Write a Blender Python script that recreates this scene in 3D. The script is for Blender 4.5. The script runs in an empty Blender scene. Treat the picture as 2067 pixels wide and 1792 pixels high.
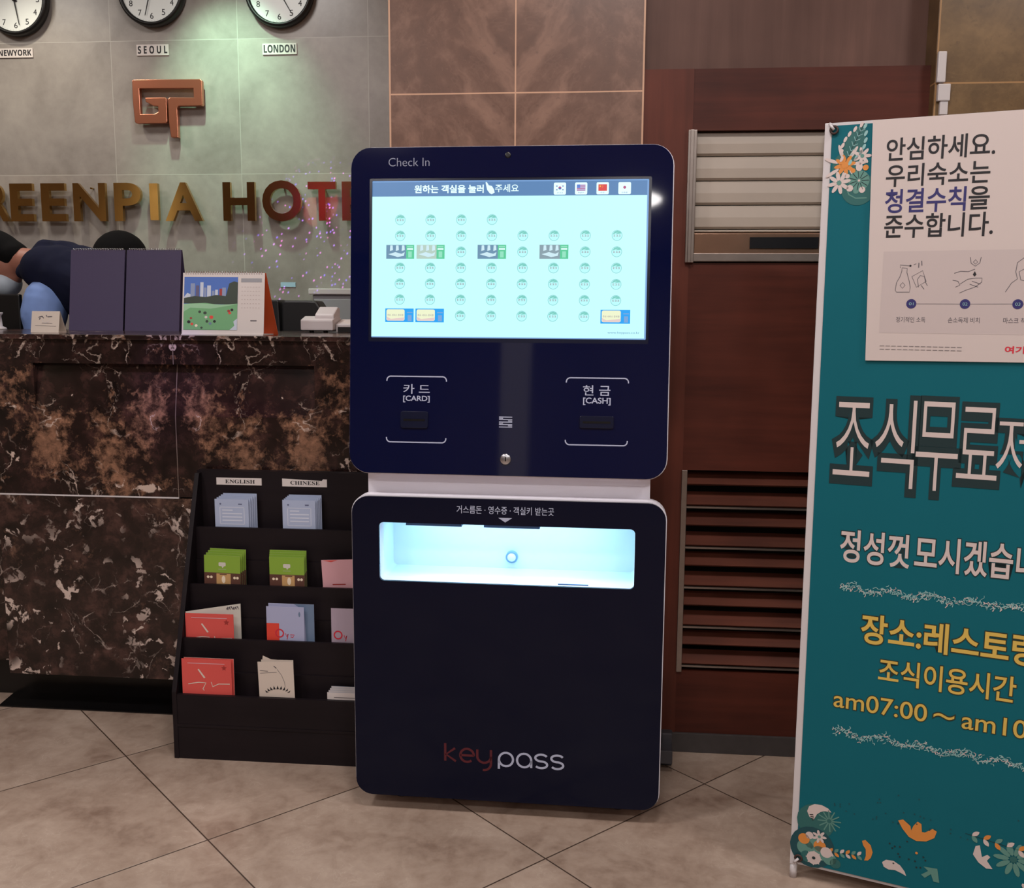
import bpy, bmesh, math, random
from mathutils import Vector, Matrix, noise
random.seed(7)
C = bpy.context.scene
COL = C.collection
PI = math.pi
rad = math.radians

def lin(c):
    r = []
    for v in c[:3]:
        v = v / 255.0
        r.append(v / 12.92 if v <= 0.04045 else ((v + 0.055) / 1.055) ** 2.4)
    return (r[0], r[1], r[2], 1.0)

# ------------------------------------------------------------------ camera
cam_d = bpy.data.cameras.new('camera')
cam = bpy.data.objects.new('camera', cam_d)
COL.objects.link(cam)
cam_d.sensor_width = 36.0
cam_d.sensor_fit = 'HORIZONTAL'
cam_d.lens = 1988.374 / 2067.0 * 36.0
cam_d.clip_start = 0.02
YAW, PITCH, ROLL = 0.0915, 0.13893, 0.00565
_f = Vector((-math.sin(YAW) * math.cos(PITCH), math.cos(YAW) * math.cos(PITCH), -math.sin(PITCH)))
_r0 = Vector((math.cos(YAW), math.sin(YAW), 0))
_u0 = _r0.cross(_f)
_r = _r0 * math.cos(ROLL) + _u0 * math.sin(ROLL)
_u = _u0 * math.cos(ROLL) - _r0 * math.sin(ROLL)
cam.matrix_world = Matrix(((_r.x, _u.x, -_f.x, 0), (_r.y, _u.y, -_f.y, 0), (_r.z, _u.z, -_f.z, 1.33049), (0, 0, 0, 1)))
C.camera = cam

# ------------------------------------------------------------------ exposure and world
C.view_settings.view_transform = 'Standard'
C.view_settings.look = 'None'
C.view_settings.gamma = 1.0
C.view_settings.use_curve_mapping = False
C.view_settings.exposure = 0.0
W = bpy.data.worlds.new('world')
C.world = W
W.use_nodes = True
W.node_tree.nodes['Background'].inputs[0].default_value = (0.02, 0.018, 0.017, 1)
W.node_tree.nodes['Background'].inputs[1].default_value = 0.5

# ------------------------------------------------------------------ lamps of the room
def area(name, loc, target, size, watts, col, size_y=None, spread=None):
    d = bpy.data.lights.new(name, 'AREA')
    d.energy = watts
    d.color = lin(col)[:3]
    d.shape = 'DISK' if size_y is None else 'RECTANGLE'
    d.size = size
    if size_y is not None:
        d.size_y = size_y
    if spread:
        d.spread = spread
    o = bpy.data.objects.new(name, d)
    COL.objects.link(o)
    o.location = loc
    v = Vector(target) - Vector(loc)
    o.rotation_euler = v.to_track_quat('-Z', 'Y').to_euler()
    return o

def spot(name, loc, target, watts, col, angle, blend=0.6, radius=0.03):
    d = bpy.data.lights.new(name, 'SPOT')
    d.energy = watts
    d.color = lin(col)[:3]
    d.spot_size = rad(angle)
    d.spot_blend = blend
    d.shadow_soft_size = radius
    o = bpy.data.objects.new(name, d)
    COL.objects.link(o)
    o.location = loc
    v = Vector(target) - Vector(loc)
    o.rotation_euler = v.to_track_quat('-Z', 'Y').to_euler()
    return o

WARM = (255, 249, 247)
CEIL = 3.15
for i, (x, y, w) in enumerate([(-2.0, 1.2, 35), (0.0, 1.1, 29), (1.9, 1.0, 30), (-1.6, -1.2, 36), (0.9, -1.2, 36), (0.0, -3.0, 24)]):
    area('ceiling_lamp', (x, y, CEIL - 0.02), (x, y, 0), 0.5, w, WARM)
area('reception_lamp', (-1.7, 3.75, CEIL - 0.02), (-1.7, 3.75, 0), 0.45, 14, (255, 250, 246))
area('reception_lamp', (-3.2, 3.7, CEIL - 0.02), (-3.2, 3.7, 0), 0.45, 14, (255, 248, 238))
# wall washers above the hotel sign
spot('wall_washer_lamp', (-1.86, 4.28, CEIL - 0.02), (-1.78, 4.8, 2.1), 85, (196, 255, 214), 62, 0.9, 0.03)
spot('wall_washer_lamp', (-2.75, 4.20, CEIL - 0.02), (-2.70, 4.8, 1.9), 30, (255, 246, 222), 75, 0.9, 0.03)
# warm spot on the marble pillars and on the far right pillar
spot('pillar_lamp', (-0.2, 1.9, CEIL - 0.02), (-0.25, 2.85, 1.9), 14, (255, 222, 200), 60, 1.0, 0.06)
spot('pillar_lamp', (1.25, 2.2, CEIL - 0.02), (1.3, 2.85, 1.9), 16, (255, 222, 170), 60, 1.0, 0.06)
spot('added_column_lamp', (-4.2, -1.64, CEIL - 0.02), (-5.1, -1.64, 2.3), 130, (255, 240, 214), 60, 0.8, 0.05)  # added to brighten the unseen column that the gold letters mirror
# party light: coloured flecks on the sign wall and a violet patch on the counter
spot('party_lamp_red', (-0.75, 3.5, 2.75), (-1.365, 4.77, 1.83), 70, (255, 20, 60), 5.5, 0.25, 0.004)
spot('party_lamp_violet', (-0.8, 1.6, 2.6), (-1.33, 2.95, 1.10), 75, (120, 60, 255), 10, 1.0, 0.02)
pl = spot('party_lamp_flecks', (-0.72, 3.45, 2.7), (-1.40, 4.8, 1.66), 1000, (255, 255, 255), 23, 0.8, 0.003)
pl.data.use_nodes = True
nt = pl.data.node_tree
em = nt.nodes['Emission']
tc = nt.nodes.new('ShaderNodeTexCoord')
vo = nt.nodes.new('ShaderNodeTexVoronoi'); vo.inputs['Scale'].default_value = 120
nt.links.new(tc.outputs['Normal'], vo.inputs['Vector'])
lt = nt.nodes.new('ShaderNodeMath'); lt.operation = 'LESS_THAN'; lt.inputs[1].default_value = 0.21
nt.links.new(vo.outputs['Distance'], lt.inputs[0])
sp = nt.nodes.new('ShaderNodeSeparateColor'); nt.links.new(vo.outputs['Color'], sp.inputs[0])
gt = nt.nodes.new('ShaderNodeMath'); gt.operation = 'GREATER_THAN'; gt.inputs[1].default_value = 0.5
nt.links.new(sp.outputs[0], gt.inputs[0])
mu = nt.nodes.new('ShaderNodeMath'); mu.operation = 'MULTIPLY'
nt.links.new(lt.outputs[0], mu.inputs[0]); nt.links.new(gt.outputs[0], mu.inputs[1])
nt.links.new(mu.outputs[0], em.inputs['Strength'])
cr = nt.nodes.new('ShaderNodeValToRGB')
cr.color_ramp.elements[0].color = (0.12, 0.08, 1, 1)
cr.color_ramp.elements[1].color = (0.9, 0.2, 0.75, 1)
e_ = cr.color_ramp.elements.new(0.5); e_.color = (0.4, 0.2, 1, 1)
nt.links.new(sp.outputs[1], cr.inputs[0]); nt.links.new(cr.outputs[0], em.inputs['Color'])

# ------------------------------------------------------------------ materials
MATS = {}
class NT:
    def __init__(s, name):
        m = bpy.data.materials.new(name); m.use_nodes = True
        s.m = m; s.t = m.node_tree; s.b = s.t.nodes['Principled BSDF']
        MATS[name] = m
    def n(s, typ, **kw):
        nd = s.t.nodes.new(typ)
        for k, v in kw.items(): setattr(nd, k, v)
        return nd
    def l(s, a, b): s.t.links.new(a, b)
    def put(s, sock, v):
        if hasattr(v, 'is_output'): s.l(v, sock)
        else: sock.default_value = v
    def m_(s, op, a, b=0.0, c=None):
        nd = s.n('ShaderNodeMath', operation=op)
        s.put(nd.inputs[0], a); s.put(nd.inputs[1], b)
        if c is not None: s.put(nd.inputs[2], c)
        return nd.outputs[0]
    def pos(s):
        g = s.n('ShaderNodeNewGeometry'); return g.outputs['Position']
    def obj(s):
        g = s.n('ShaderNodeTexCoord'); return g.outputs['Object']
    def xyz(s, v):
        nd = s.n('ShaderNodeSeparateXYZ'); s.l(v, nd.inputs[0]); return nd.outputs
    def comb(s, x, y, z):
        nd = s.n('ShaderNodeCombineXYZ')
        for i, v in enumerate((x, y, z)): s.put(nd.inputs[i], v)
        return nd.outputs[0]
    def noise(s, v, scale, detail=4, rough=0.55, dist=0.0):
        nd = s.n('ShaderNodeTexNoise')
        s.l(v, nd.inputs['Vector']); nd.inputs['Scale'].default_value = scale
        nd.inputs['Detail'].default_value = detail; nd.inputs['Roughness'].default_value = rough
        nd.inputs['Distortion'].default_value = dist
        return nd.outputs
    def ramp(s, f, stops):
        nd = s.n('ShaderNodeValToRGB'); s.l(f, nd.inputs[0])
        el = nd.color_ramp.elements
        while len(el) > 1: el.remove(el[-1])
        el[0].position = stops[0][0]; el[0].color = lin(stops[0][1]) if len(stops[0][1]) == 3 else stops[0][1]
        for p, c in stops[1:]:
            e = el.new(p); e.color = lin(c)
        return nd.outputs[0]
    def mask(s, f, lo, hi):
        nd = s.n('ShaderNodeMapRange'); nd.clamp = True
        s.put(nd.inputs[0], f); nd.inputs[1].default_value = lo; nd.inputs[2].default_value = hi
        return nd.outputs[0]
    def mix(s, f, a, b):
        nd = s.n('ShaderNodeMix', data_type='RGBA')
        s.put(nd.inputs[0], f); s.put(nd.inputs[6], a if hasattr(a, 'is_output') else lin(a)); s.put(nd.inputs[7], b if hasattr(b, 'is_output') else lin(b))
        return nd.outputs[2]
    def bump(s, h, strength=0.2, dist=0.01):
        nd = s.n('ShaderNodeBump'); nd.inputs['Strength'].default_value = strength; nd.inputs['Distance'].default_value = dist
        s.l(h, nd.inputs['Height']); s.l(nd.outputs[0], s.b.inputs['Normal'])
    def scale(s, v, sx, sy, sz):
        x = s.xyz(v); return s.comb(s.m_('MULTIPLY', x[0], sx), s.m_('MULTIPLY', x[1], sy), s.m_('MULTIPLY', x[2], sz))

def pm(name, col, rough=0.55, metal=0.0, emit=0.0, spec=0.5, vary=0.0, vscale=30, coat=0.0, alpha=None):
    N = NT(name); b = N.b
    b.inputs['Base Color'].default_value = lin(col)
    b.inputs['Roughness'].default_value = rough; b.inputs['Metallic'].default_value = metal
    b.inputs['Specular IOR Level'].default_value = spec
    if coat: b.inputs['Coat Weight'].default_value = coat; b.inputs['Coat Roughness'].default_value = 0.03
    if emit:
        b.inputs['Emission Color'].default_value = lin(col); b.inputs['Emission Strength'].default_value = emit
        b.inputs['Base Color'].default_value = (0, 0, 0, 1)
    if vary:
        f = N.noise(N.obj(), vscale, 4)[0]
        d = tuple(max(0, c * (1 - vary)) for c in col); u = tuple(min(255, c * (1 + vary)) for c in col)
        N.l(N.mix(f, d, u), b.inputs['Base Color'])
    return N.m

def make_marble(name, mirror, dark, brown, pale, patch=0.5, line=None, blobs=(), fleck=0.62, vein=0.6, white=None, fs=17):
    N = NT(name); p = N.pos(); x = N.xyz(p)
    mx = N.m_('ABSOLUTE', N.m_('SUBTRACT', x[0], mirror)) if mirror is not None else x[0]
    v = N.comb(mx, x[1], x[2])
    def warp(src, scale, amt):
        w = N.noise(src, scale, 5, 0.65)[1]
        nd = N.n('ShaderNodeVectorMath', operation='MULTIPLY_ADD'); N.l(w, nd.inputs[0]); nd.inputs[1].default_value = (amt,) * 3; N.l(src, nd.inputs[2])
        return nd.outputs[0]
    vv = warp(v, 6.0, 0.10); v2 = warp(v, 16.0, 0.05)
    fine = N.noise(v2, 34, 6, 0.68)[0]; mid = N.noise(vv, 13, 5, 0.62)[0]
    f = N.noise(vv, 5.5, 5, 0.62)[0]
    for bx, bz, sx, sz, am in blobs:
        e = N.m_('ADD', N.m_('POWER', N.m_('DIVIDE', N.m_('SUBTRACT', N.xyz(vv)[0], bx + 0.05), sx), 2.0), N.m_('POWER', N.m_('DIVIDE', N.m_('SUBTRACT', N.xyz(vv)[2], bz + 0.05), sz), 2.0))
        f = N.m_('ADD', f, N.m_('MULTIPLY', N.m_('EXPONENT', N.m_('MULTIPLY', e, -1.0)), am))
    base = N.ramp(mid, [(0.32, tuple(c * 0.45 for c in dark)), (0.52, dark), (0.66, tuple(c * 1.7 for c in dark)), (0.8, tuple(c * 2.2 for c in dark))])
    brn = N.ramp(fine, [(0.3, tuple(c * 0.55 for c in brown)), (0.52, brown), (0.72, tuple(min(255, c * 1.3) for c in brown))])
    pf = N.mask(N.m_('ADD', f, N.m_('MULTIPLY', N.m_('SUBTRACT', fine, 0.5), 0.7)), patch, patch + 0.17)
    col = N.mix(N.m_('MULTIPLY', pf, 0.92), base, brn)
    # thin broken veins along noise contours
    for sc, w, lo, am in ((4.0, 0.0075, 0.47, vein), (9.0, 0.012, 0.52, vein * 0.6)):
        q = N.noise(v2, sc, 3, 0.5, 0.8)[0]
        ln = N.mask(N.m_('ABSOLUTE', N.m_('SUBTRACT', q, 0.5)), w, w * 0.3)
        br = N.m_('MULTIPLY', N.mask(N.noise(v, 7.0, 2)[0], lo, lo + 0.1), N.mask(fine, 0.40, 0.55))
        col = N.mix(N.m_('MULTIPLY', N.m_('MULTIPLY', ln, br), am), col, pale)
    # pale crystalline flecks
    fn = N.noise(v2, fs, 3, 0.5, 0.6)[0]
    fl = N.m_('MULTIPLY', N.mask(fn, fleck, fleck + 0.035), N.mask(N.noise(v, 4.5, 2)[0], 0.44, 0.58))
    if white:
        e = N.m_('ADD', N.m_('POWER', N.m_('DIVIDE', N.m_('SUBTRACT', mx, white[0]), white[2]), 4.0), N.m_('POWER', N.m_('DIVIDE', N.m_('SUBTRACT', x[2], white[1]), white[3]), 2.0))
        g = N.m_('MULTIPLY', N.m_('EXPONENT', N.m_('MULTIPLY', e, -1.0)), 0.22)
        fl = N.m_('MAXIMUM', fl, N.mask(N.m_('ADD', N.noise(v2, 15, 3, 0.5, 0.6)[0], g), 0.73, 0.77))
    col = N.mix(N.m_('MULTIPLY', fl, 0.85), col, tuple(min(255, c * 1.06) for c in pale))
    if line is not None:
        lf = N.m_('LESS_THAN', N.m_('ABSOLUTE', N.m_('SUBTRACT', x[0], line)), 0.0012)
        col = N.mix(N.m_('MULTIPLY', lf, 0.3), col, pale)
    N.l(col, N.b.inputs['Base Color']); N.b.inputs['Roughness'].default_value = 0.18
    return N.m

def make_stone_tiles(name, ox, oz, sx, sz, base, dark, light, joint, jw, mirror=None, rough=0.35, vein=0.35, var=0.06, edges=(), streak=0.0):
    N = NT(name); p = N.pos(); x = N.xyz(p)
    u = N.m_('DIVIDE', N.m_('SUBTRACT', x[0], ox), sx); w = N.m_('DIVIDE', N.m_('SUBTRACT', x[2], oz), sz)
    def edge(t, s): return N.m_('LESS_THAN', N.m_('MULTIPLY', N.m_('ABSOLUTE', N.m_('SUBTRACT', t, N.m_('ROUND', t))), s), jw / 2)
    j = N.m_('MAXIMUM', edge(u, sx), edge(w, sz))
    for e in edges:
        j = N.m_('MAXIMUM', j, N.m_('LESS_THAN', N.m_('ABSOLUTE', N.m_('SUBTRACT', x[0], e)), jw))
    idn = N.n('ShaderNodeTexWhiteNoise', noise_dimensions='2D'); N.l(N.comb(N.m_('FLOOR', u), N.m_('FLOOR', w), 0), idn.inputs['Vector'])
    mx = N.m_('ABSOLUTE', N.m_('SUBTRACT', x[0], mirror)) if mirror is not None else x[0]
    off = N.m_('MULTIPLY', idn.outputs['Value'], 0.0 if mirror is not None else 40.0)
    v = N.comb(N.m_('ADD', mx, off), x[1], x[2])
    n1 = N.noise(v, 3.2, 6, 0.6, 0.6)[0]; n2 = N.noise(v, 26, 5, 0.6)[0]
    f = N.m_('ADD', N.m_('MULTIPLY', n1, 0.75), N.m_('MULTIPLY', n2, 0.25))
    col = N.ramp(f, [(0.32, dark), (0.5, base), (0.68, light)])
    wv = N.n('ShaderNodeTexNoise'); N.l(v, wv.inputs['Vector']); wv.inputs['Scale'].default_value = 5.0; wv.inputs['Detail'].default_value = 3; wv.inputs['Distortion'].default_value = 1.6
    vn = N.mask(N.m_('ABSOLUTE', N.m_('SUBTRACT', wv.outputs[0], 0.5)), 0.012, 0.0)
    col = N.mix(N.m_('MULTIPLY', vn, vein), col, light)
    if streak:
        xv = N.xyz(v); ca, sa = math.cos(0.62), math.sin(0.62)
        wz = N.m_('MULTIPLY', N.m_('SUBTRACT', N.noise(v, 7, 4)[0], 0.5), 0.12)
        a_ = N.m_('ADD', N.m_('SUBTRACT', N.m_('MULTIPLY', xv[0], ca), N.m_('MULTIPLY', xv[2], sa)), wz); b_ = N.m_('ADD', N.m_('MULTIPLY', xv[0], sa), N.m_('MULTIPLY', xv[2], ca))
        sn = N.noise(N.comb(N.m_('MULTIPLY', a_, 11.0), 0.0, N.m_('MULTIPLY', b_, 2.2)), 1.0, 5, 0.6)[0]
        col = N.mix(N.m_('MULTIPLY', N.mask(sn, 0.52, 0.68), streak), col, light)
        sp_ = N.noise(v, 55, 4, 0.7)[0]
        col = N.mix(N.m_('MULTIPLY', N.mask(sp_, 0.62, 0.72), 0.35), col, light); col = N.mix(N.m_('MULTIPLY', N.mask(sp_, 0.40, 0.30), 0.4), col, dark)
    hv = N.n('ShaderNodeHueSaturation'); N.l(N.m_('ADD', 1.0 - var, N.m_('MULTIPLY', idn.outputs['Value'], 2 * var)), hv.inputs['Value']); N.l(col, hv.inputs['Color'])
    col = N.mix(N.m_('MULTIPLY', j, 0.8), hv.outputs[0], joint)
    N.l(col, N.b.inputs['Base Color']); N.b.inputs['Roughness'].default_value = rough
    return N.m

def make_floor():
    N = NT('floor_tile'); x = N.xyz(N.pos())
    a = 0.78733; ca, sa = math.cos(a), math.sin(a)
    dx = N.m_('SUBTRACT', x[0], -1.39082); dy = N.m_('SUBTRACT', x[1], 2.65471)
    u = N.m_('DIVIDE', N.m_('ADD', N.m_('MULTIPLY', dx, ca), N.m_('MULTIPLY', dy, sa)), 0.6)
    w = N.m_('DIVIDE', N.m_('SUBTRACT', N.m_('MULTIPLY', dy, ca), N.m_('MULTIPLY', dx, sa)), 0.6)
    def edge(t): return N.m_('MULTIPLY', N.m_('ABSOLUTE', N.m_('SUBTRACT', t, N.m_('ROUND', t))), 0.6)
    ed = N.m_('MINIMUM', edge(u), edge(w))
    j = N.mask(ed, 0.0026, 0.0012)
    idn = N.n('ShaderNodeTexWhiteNoise', noise_dimensions='2D'); N.l(N.comb(N.m_('FLOOR', u), N.m_('FLOOR', w), 0), idn.inputs['Vector'])
    off = N.m_('MULTIPLY', idn.outputs['Value'], 30)
    v = N.comb(N.m_('ADD', x[0], off), x[1], off)
    n1 = N.noise(v, 4.2, 6, 0.6, 0.5)[0]; n2 = N.noise(v, 38, 5, 0.65)[0]; n3 = N.noise(v, 12, 5, 0.6, 1.0)[0]
    f = N.m_('ADD', N.m_('ADD', N.m_('MULTIPLY', n1, 0.5), N.m_('MULTIPLY', n3, 0.3)), N.m_('MULTIPLY', n2, 0.2))
    col = N.ramp(f, [(0.34, (128, 106, 92)), (0.47, (158, 137, 122)), (0.6, (176, 156, 141)), (0.72, (190, 172, 158))])
    vn = N.mask(N.m_('ABSOLUTE', N.m_('SUBTRACT', n3, 0.5)), 0.010, 0.0)
    col = N.mix(N.m_('MULTIPLY', N.m_('MULTIPLY', vn, N.mask(n1, 0.45, 0.6)), 0.35), col, (200, 184, 170))
    hv = N.n('ShaderNodeHueSaturation'); N.l(N.m_('ADD', 0.95, N.m_('MULTIPLY', idn.outputs['Value'], 0.1)), hv.inputs['Value']); N.l(col, hv.inputs['Color'])
    col = N.mix(j, hv.outputs[0], (62, 48, 40))
    N.l(col, N.b.inputs['Base Color'])
    N.l(N.m_('ADD', 0.26, N.m_('MULTIPLY', n2, 0.16)), N.b.inputs['Roughness'])
    N.bump(N.m_('SUBTRACT', N.m_('MULTIPLY', N.m_('ADD', n2, n3), 0.15), j), 0.25, 0.004)
    return N.m

def make_wood(name, base, dark, vertical=True, rough=0.45, light=None):
    N = NT(name); p = N.pos()
    v = N.scale(p, 26, 26, 1.6) if vertical else N.scale(p, 1.6, 26, 26)
    n1 = N.noise(v, 1.0, 5, 0.6, 0.4)[0]; n2 = N.noise(p, 3.0, 3)[0]
    f = N.m_('ADD', N.m_('MULTIPLY', n1, 0.45), N.m_('MULTIPLY', n2, 0.55))
    col = N.ramp(f, [(0.35, dark), (0.55, base), (0.75, light or tuple(min(255, c * 1.2) for c in base))])
    N.l(col, N.b.inputs['Base Color']); N.b.inputs['Roughness'].default_value = rough; N.b.inputs['Specular IOR Level'].default_value = 0.22
    return N.m

make_floor()
make_marble('dark_marble', -1.327, (38, 25, 23), (130, 95, 76), (200, 178, 166), 0.60, -1.327, ((0.09, 1.0, 0.05, 0.10, 0.28), (0.22, 0.86, 0.06, 0.12, 0.28), (0.42, 0.90, 0.07, 0.11, 0.28), (0.1, 0.76, 0.12, 0.03, 0.2)), 0.70, 0.85, (0.16, 0.755, 0.12, 0.022))
make_marble('dark_marble_low', None, (46, 32, 29), (92, 68, 57), (206, 186, 176), 0.60, None, (), 0.60, 0.5, None, 24)
make_stone_tiles('grey_stone', -1.772, 1.962, 0.636, 0.629, (150, 143, 138), (134, 127, 122), (164, 157, 151), (182, 178, 172), 0.003, vein=0.10, var=0.02, rough=0.32)
make_stone_tiles('brown_marble', -0.258, 1.922, 0.359, 0.62, (106, 76, 62), (82, 57, 46), (148, 114, 97), (214, 170, 140), 0.004, mirror=-0.258, vein=0.12, streak=0.6, var=0.03, edges=(-0.616, 0.0985))
make_stone_tiles('ochre_marble', 1.26, 1.925, 0.39, 0.62, (104, 80, 50), (74, 54, 33), (134, 106, 70), (176, 134, 88), 0.004, vein=0.15, streak=0.45, var=0.05)
make_wood('wood_red', (84, 41, 31), (60, 28, 22), False)
make_wood('wood_stile', (94, 49, 38), (70, 36, 28), True)
make_wood('wood_grey', (104, 76, 67), (90, 64, 56), True)
make_wood('wood_slat', (92, 50, 38), (64, 35, 28), False)
make_wood('rack_wood', (27, 20, 24), (20, 14, 18), False, 0.5)
pm('black_granite', (14, 13, 14), 0.22, vary=0.3, vscale=60)
pm('skirting_grey', (62, 58, 58), 0.4, vary=0.15)
pm('plaster', (150, 132, 118), 0.8, vary=0.06, vscale=4)
pm('ceiling_paint', (205, 195, 185), 0.9, vary=0.02)
pm('column_white', (232, 226, 214), 0.6)
pm('column_paint', (176, 164, 152), 0.6, vary=0.04)
pm('black', (14, 14, 16), 0.4)
pm('black_matte', (10, 10, 12), 0.85)
pm('ink', (26, 24, 30), 0.6)
pm('ink_soft', (92, 86, 92), 0.6)
pm('grey_line', (120, 112, 112), 0.6)
pm('white_plastic', (206, 200, 202), 0.35)
pm('white_paper', (214, 205, 202), 0.7)
pm('clock_face', (224, 228, 226), 0.4)
pm('navy_ink', (46, 42, 104), 0.6)
pm('red_ink', (206, 40, 60), 0.6)
pm('silver', (200, 200, 206), 0.28, 1.0)
pm('chrome', (215, 215, 220), 0.1, 1.0)
pm('alu', (150, 140, 134), 0.35, 0.9, vary=0.08)
pm('shutter', (176, 164, 152), 0.4, vary=0.04, vscale=8)
pm('shutter_bar', (160, 128, 108), 0.25, 0.85, vary=0.06)
pm('copper', (214, 140, 112), 0.3, 1.0)
pm('gold', (196, 160, 98), 0.13, 1.0)
pm('glass_navy_bloom', (5, 12, 48), 0.04, spec=0.42)  # navy base also stands in for the blue bloom around the lit screen
pm('glass_low', (9, 13, 34), 0.10, spec=0.18)
pm('kiosk_white', (234, 231, 240), 0.4)
pm('kiosk_print', (176, 182, 206), 0.5)
pm('kiosk_red', (84, 20, 32), 0.5)
pm('kiosk_print_dim', (128, 132, 150), 0.5)
pm('slot_black', (3, 4, 10), 0.3)
pm('slot_edge', (14, 20, 44), 0.2)
pm('tray_white', (226, 240, 246), 0.4)
pm('tray_blue', (70, 110, 160), 0.4)
pm('knob_ring', (120, 158, 190), 0.3)
pm('led', (190, 240, 255), emit=3.0)
pm('board_glow_red', (230, 30, 60), emit=0.9)
pm('board_glow_violet', (90, 50, 220), emit=0.8)
pm('foot_grey', (84, 84, 90), 0.4, 0.6)
# banner and printed colours
pm('teal', (10, 97, 110), 0.55, spec=0.2, vary=0.02, vscale=6)
pm('teal_dark', (14, 70, 78), 0.5)
pm('teal_deep', (16, 44, 48), 0.5)
pm('sage', (92, 140, 130), 0.5)
pm('sage_dark', (40, 98, 96), 0.5)
pm('banner_white', (208, 192, 188), 0.5)
pm('yellow', (214, 180, 86), 0.5)
pm('outline_brown', (44, 50, 34), 0.5)
pm('orange', (214, 136, 62), 0.5)
pm('foam', (140, 184, 184), 0.5)
pm('poster', (204, 190, 186), 0.45)
pm('poster_panel', (194, 180, 178), 0.45)
pm('cord_brown', (60, 38, 34), 0.6)
# leaflets
pm('leaf_blue', (172, 184, 212), 0.5)
pm('leaf_line', (206, 212, 230), 0.5)
pm('leaf_mark', (100, 108, 140), 0.5)
pm('leaf_edge', (128, 144, 176), 0.55)
pm('leaf_green', (134, 170, 58), 0.5)
pm('leaf_green_edge', (160, 178, 126), 0.55)
pm('leaf_brown', (92, 58, 48), 0.5)
pm('leaf_tan', (198, 156, 104), 0.5)
pm('leaf_lamp', (240, 222, 196), 0.5)
pm('leaf_pink', (216, 164, 172), 0.5)
pm('leaf_red', (214, 84, 78), 0.5)
pm('leaf_red_dark', (160, 50, 48), 0.5)
pm('leaf_lilac', (172, 176, 208), 0.5)
pm('leaf_slate', (108, 128, 156), 0.5)
pm('leaf_scarlet', (224, 70, 54), 0.5)
pm('leaf_mauve', (176, 160, 176), 0.5)
pm('leaf_cream', (214, 200, 188), 0.55)
pm('leaf_page', (208, 204, 194), 0.55)
# desk
pm('calendar_purple', (70, 60, 92), 0.6, vary=0.05, vscale=200)
pm('cal_orange', (206, 84, 40), 0.5)
pm('cal_sky', (72, 110, 190), 0.5)
pm('cal_lawn', (112, 170, 120), 0.5)
pm('cal_lawn2', (150, 196, 158), 0.5)
pm('cal_tree', (50, 62, 52), 0.5)
pm('cal_cloud', (196, 204, 220), 0.5)
pm('cal_tower', (136, 150, 184), 0.5)
pm('cal_tower2', (96, 88, 120), 0.5)
pm('skin', (160, 106, 88), 0.5, vary=0.04, vscale=20)
pm('hair', (12, 11, 12), 0.9, spec=0.15)
pm('vest', (19, 22, 44), 0.9, spec=0.2, vary=0.08, vscale=40)
pm('vest_trim', (150, 62, 58), 0.7)
pm('shirt', (124, 152, 210), 0.75, vary=0.04, vscale=25)
pm('mask_white', (188, 198, 210), 0.7)
pm('trousers', (22, 22, 28), 0.8)
pm('leather', (26, 26, 28), 0.42, vary=0.15, vscale=40)
pm('cabinet_grey', (150, 150, 156), 0.5)
pm('notice_blue', (164, 196, 216), 0.5)
# screen (a lit display: every colour on it gives off light)
def em_(name, c, s=1.0): return pm(name, c, 0.3, emit=s)
em_('scr_bg', (196, 255, 255), 1.05)
em_('scr_bar', (92, 138, 190), 0.9)
em_('scr_edge', (130, 175, 230), 0.9)
em_('scr_white', (225, 255, 255), 1.1)
em_('scr_ring', (138, 208, 210), 1.0)
em_('scr_fill', (186, 250, 252), 1.02)
em_('scr_teal', (122, 206, 194), 1.0)
em_('scr_text', (164, 158, 166), 0.95)
em_('scr_green', (92, 208, 158), 0.95)
em_('scr_green2', (150, 232, 200), 0.95)
em_('scr_photo', (110, 150, 180), 0.95)
em_('scr_photo2', (186, 212, 200), 0.95)
em_('scr_photo3', (140, 164, 176), 0.95)
em_('scr_bed', (206, 236, 246), 1.0)
em_('scr_blue', (40, 165, 246), 1.0)
em_('scr_yel', (240, 246, 208), 1.0)
em_('scr_pinkish', (232, 208, 204), 0.98)
em_('scr_red', (220, 70, 70), 1.0)
em_('scr_flagblue', (96, 130, 215), 0.95)
em_('scr_stripe', (190, 186, 226), 0.95)
em_('scr_flagred', (190, 90, 140), 0.9)
em_('scr_star', (250, 190, 60), 1.0)
em_('scr_ink', (90, 120, 190), 0.9)

# ------------------------------------------------------------------ mesh builder
FONT = {}
def font_mesh(body, offset=0.0, extrude=0.0, bevel=0.0):
    k = (body, round(offset, 4), round(extrude, 4), round(bevel, 4))
    if k not in FONT:
        cu = bpy.data.curves.new('lettering', 'FONT'); cu.body = body; cu.size = 1.0
        cu.offset = offset; cu.extrude = extrude; cu.bevel_depth = bevel; cu.bevel_resolution = 1
        cu.resolution_u = 5
        o = bpy.data.objects.new('lettering', cu); COL.objects.link(o)
        bpy.context.view_layer.update()
        me = bpy.data.meshes.new_from_object(o.evaluated_get(bpy.context.evaluated_depsgraph_get()))
        FONT[k] = ([v.co.copy() for v in me.vertices], [tuple(p.vertices) for p in me.polygons])
        bpy.data.objects.remove(o); bpy.data.curves.remove(cu); bpy.data.meshes.remove(me)
    return FONT[k]

def rrect(x0, x1, z0, z1, r, n=7):
    pts = []
    for cx, cz, a0 in ((x1 - r, z1 - r, 0), (x0 + r, z1 - r, 90), (x0 + r, z0 + r, 180), (x1 - r, z0 + r, 270)):
        for i in range(n + 1):
            a = rad(a0 + 90.0 * i / n); pts.append((cx + r * math.cos(a), cz + r * math.sin(a)))
    return pts          # counter-clockwise in x (right), z (up)

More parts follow.
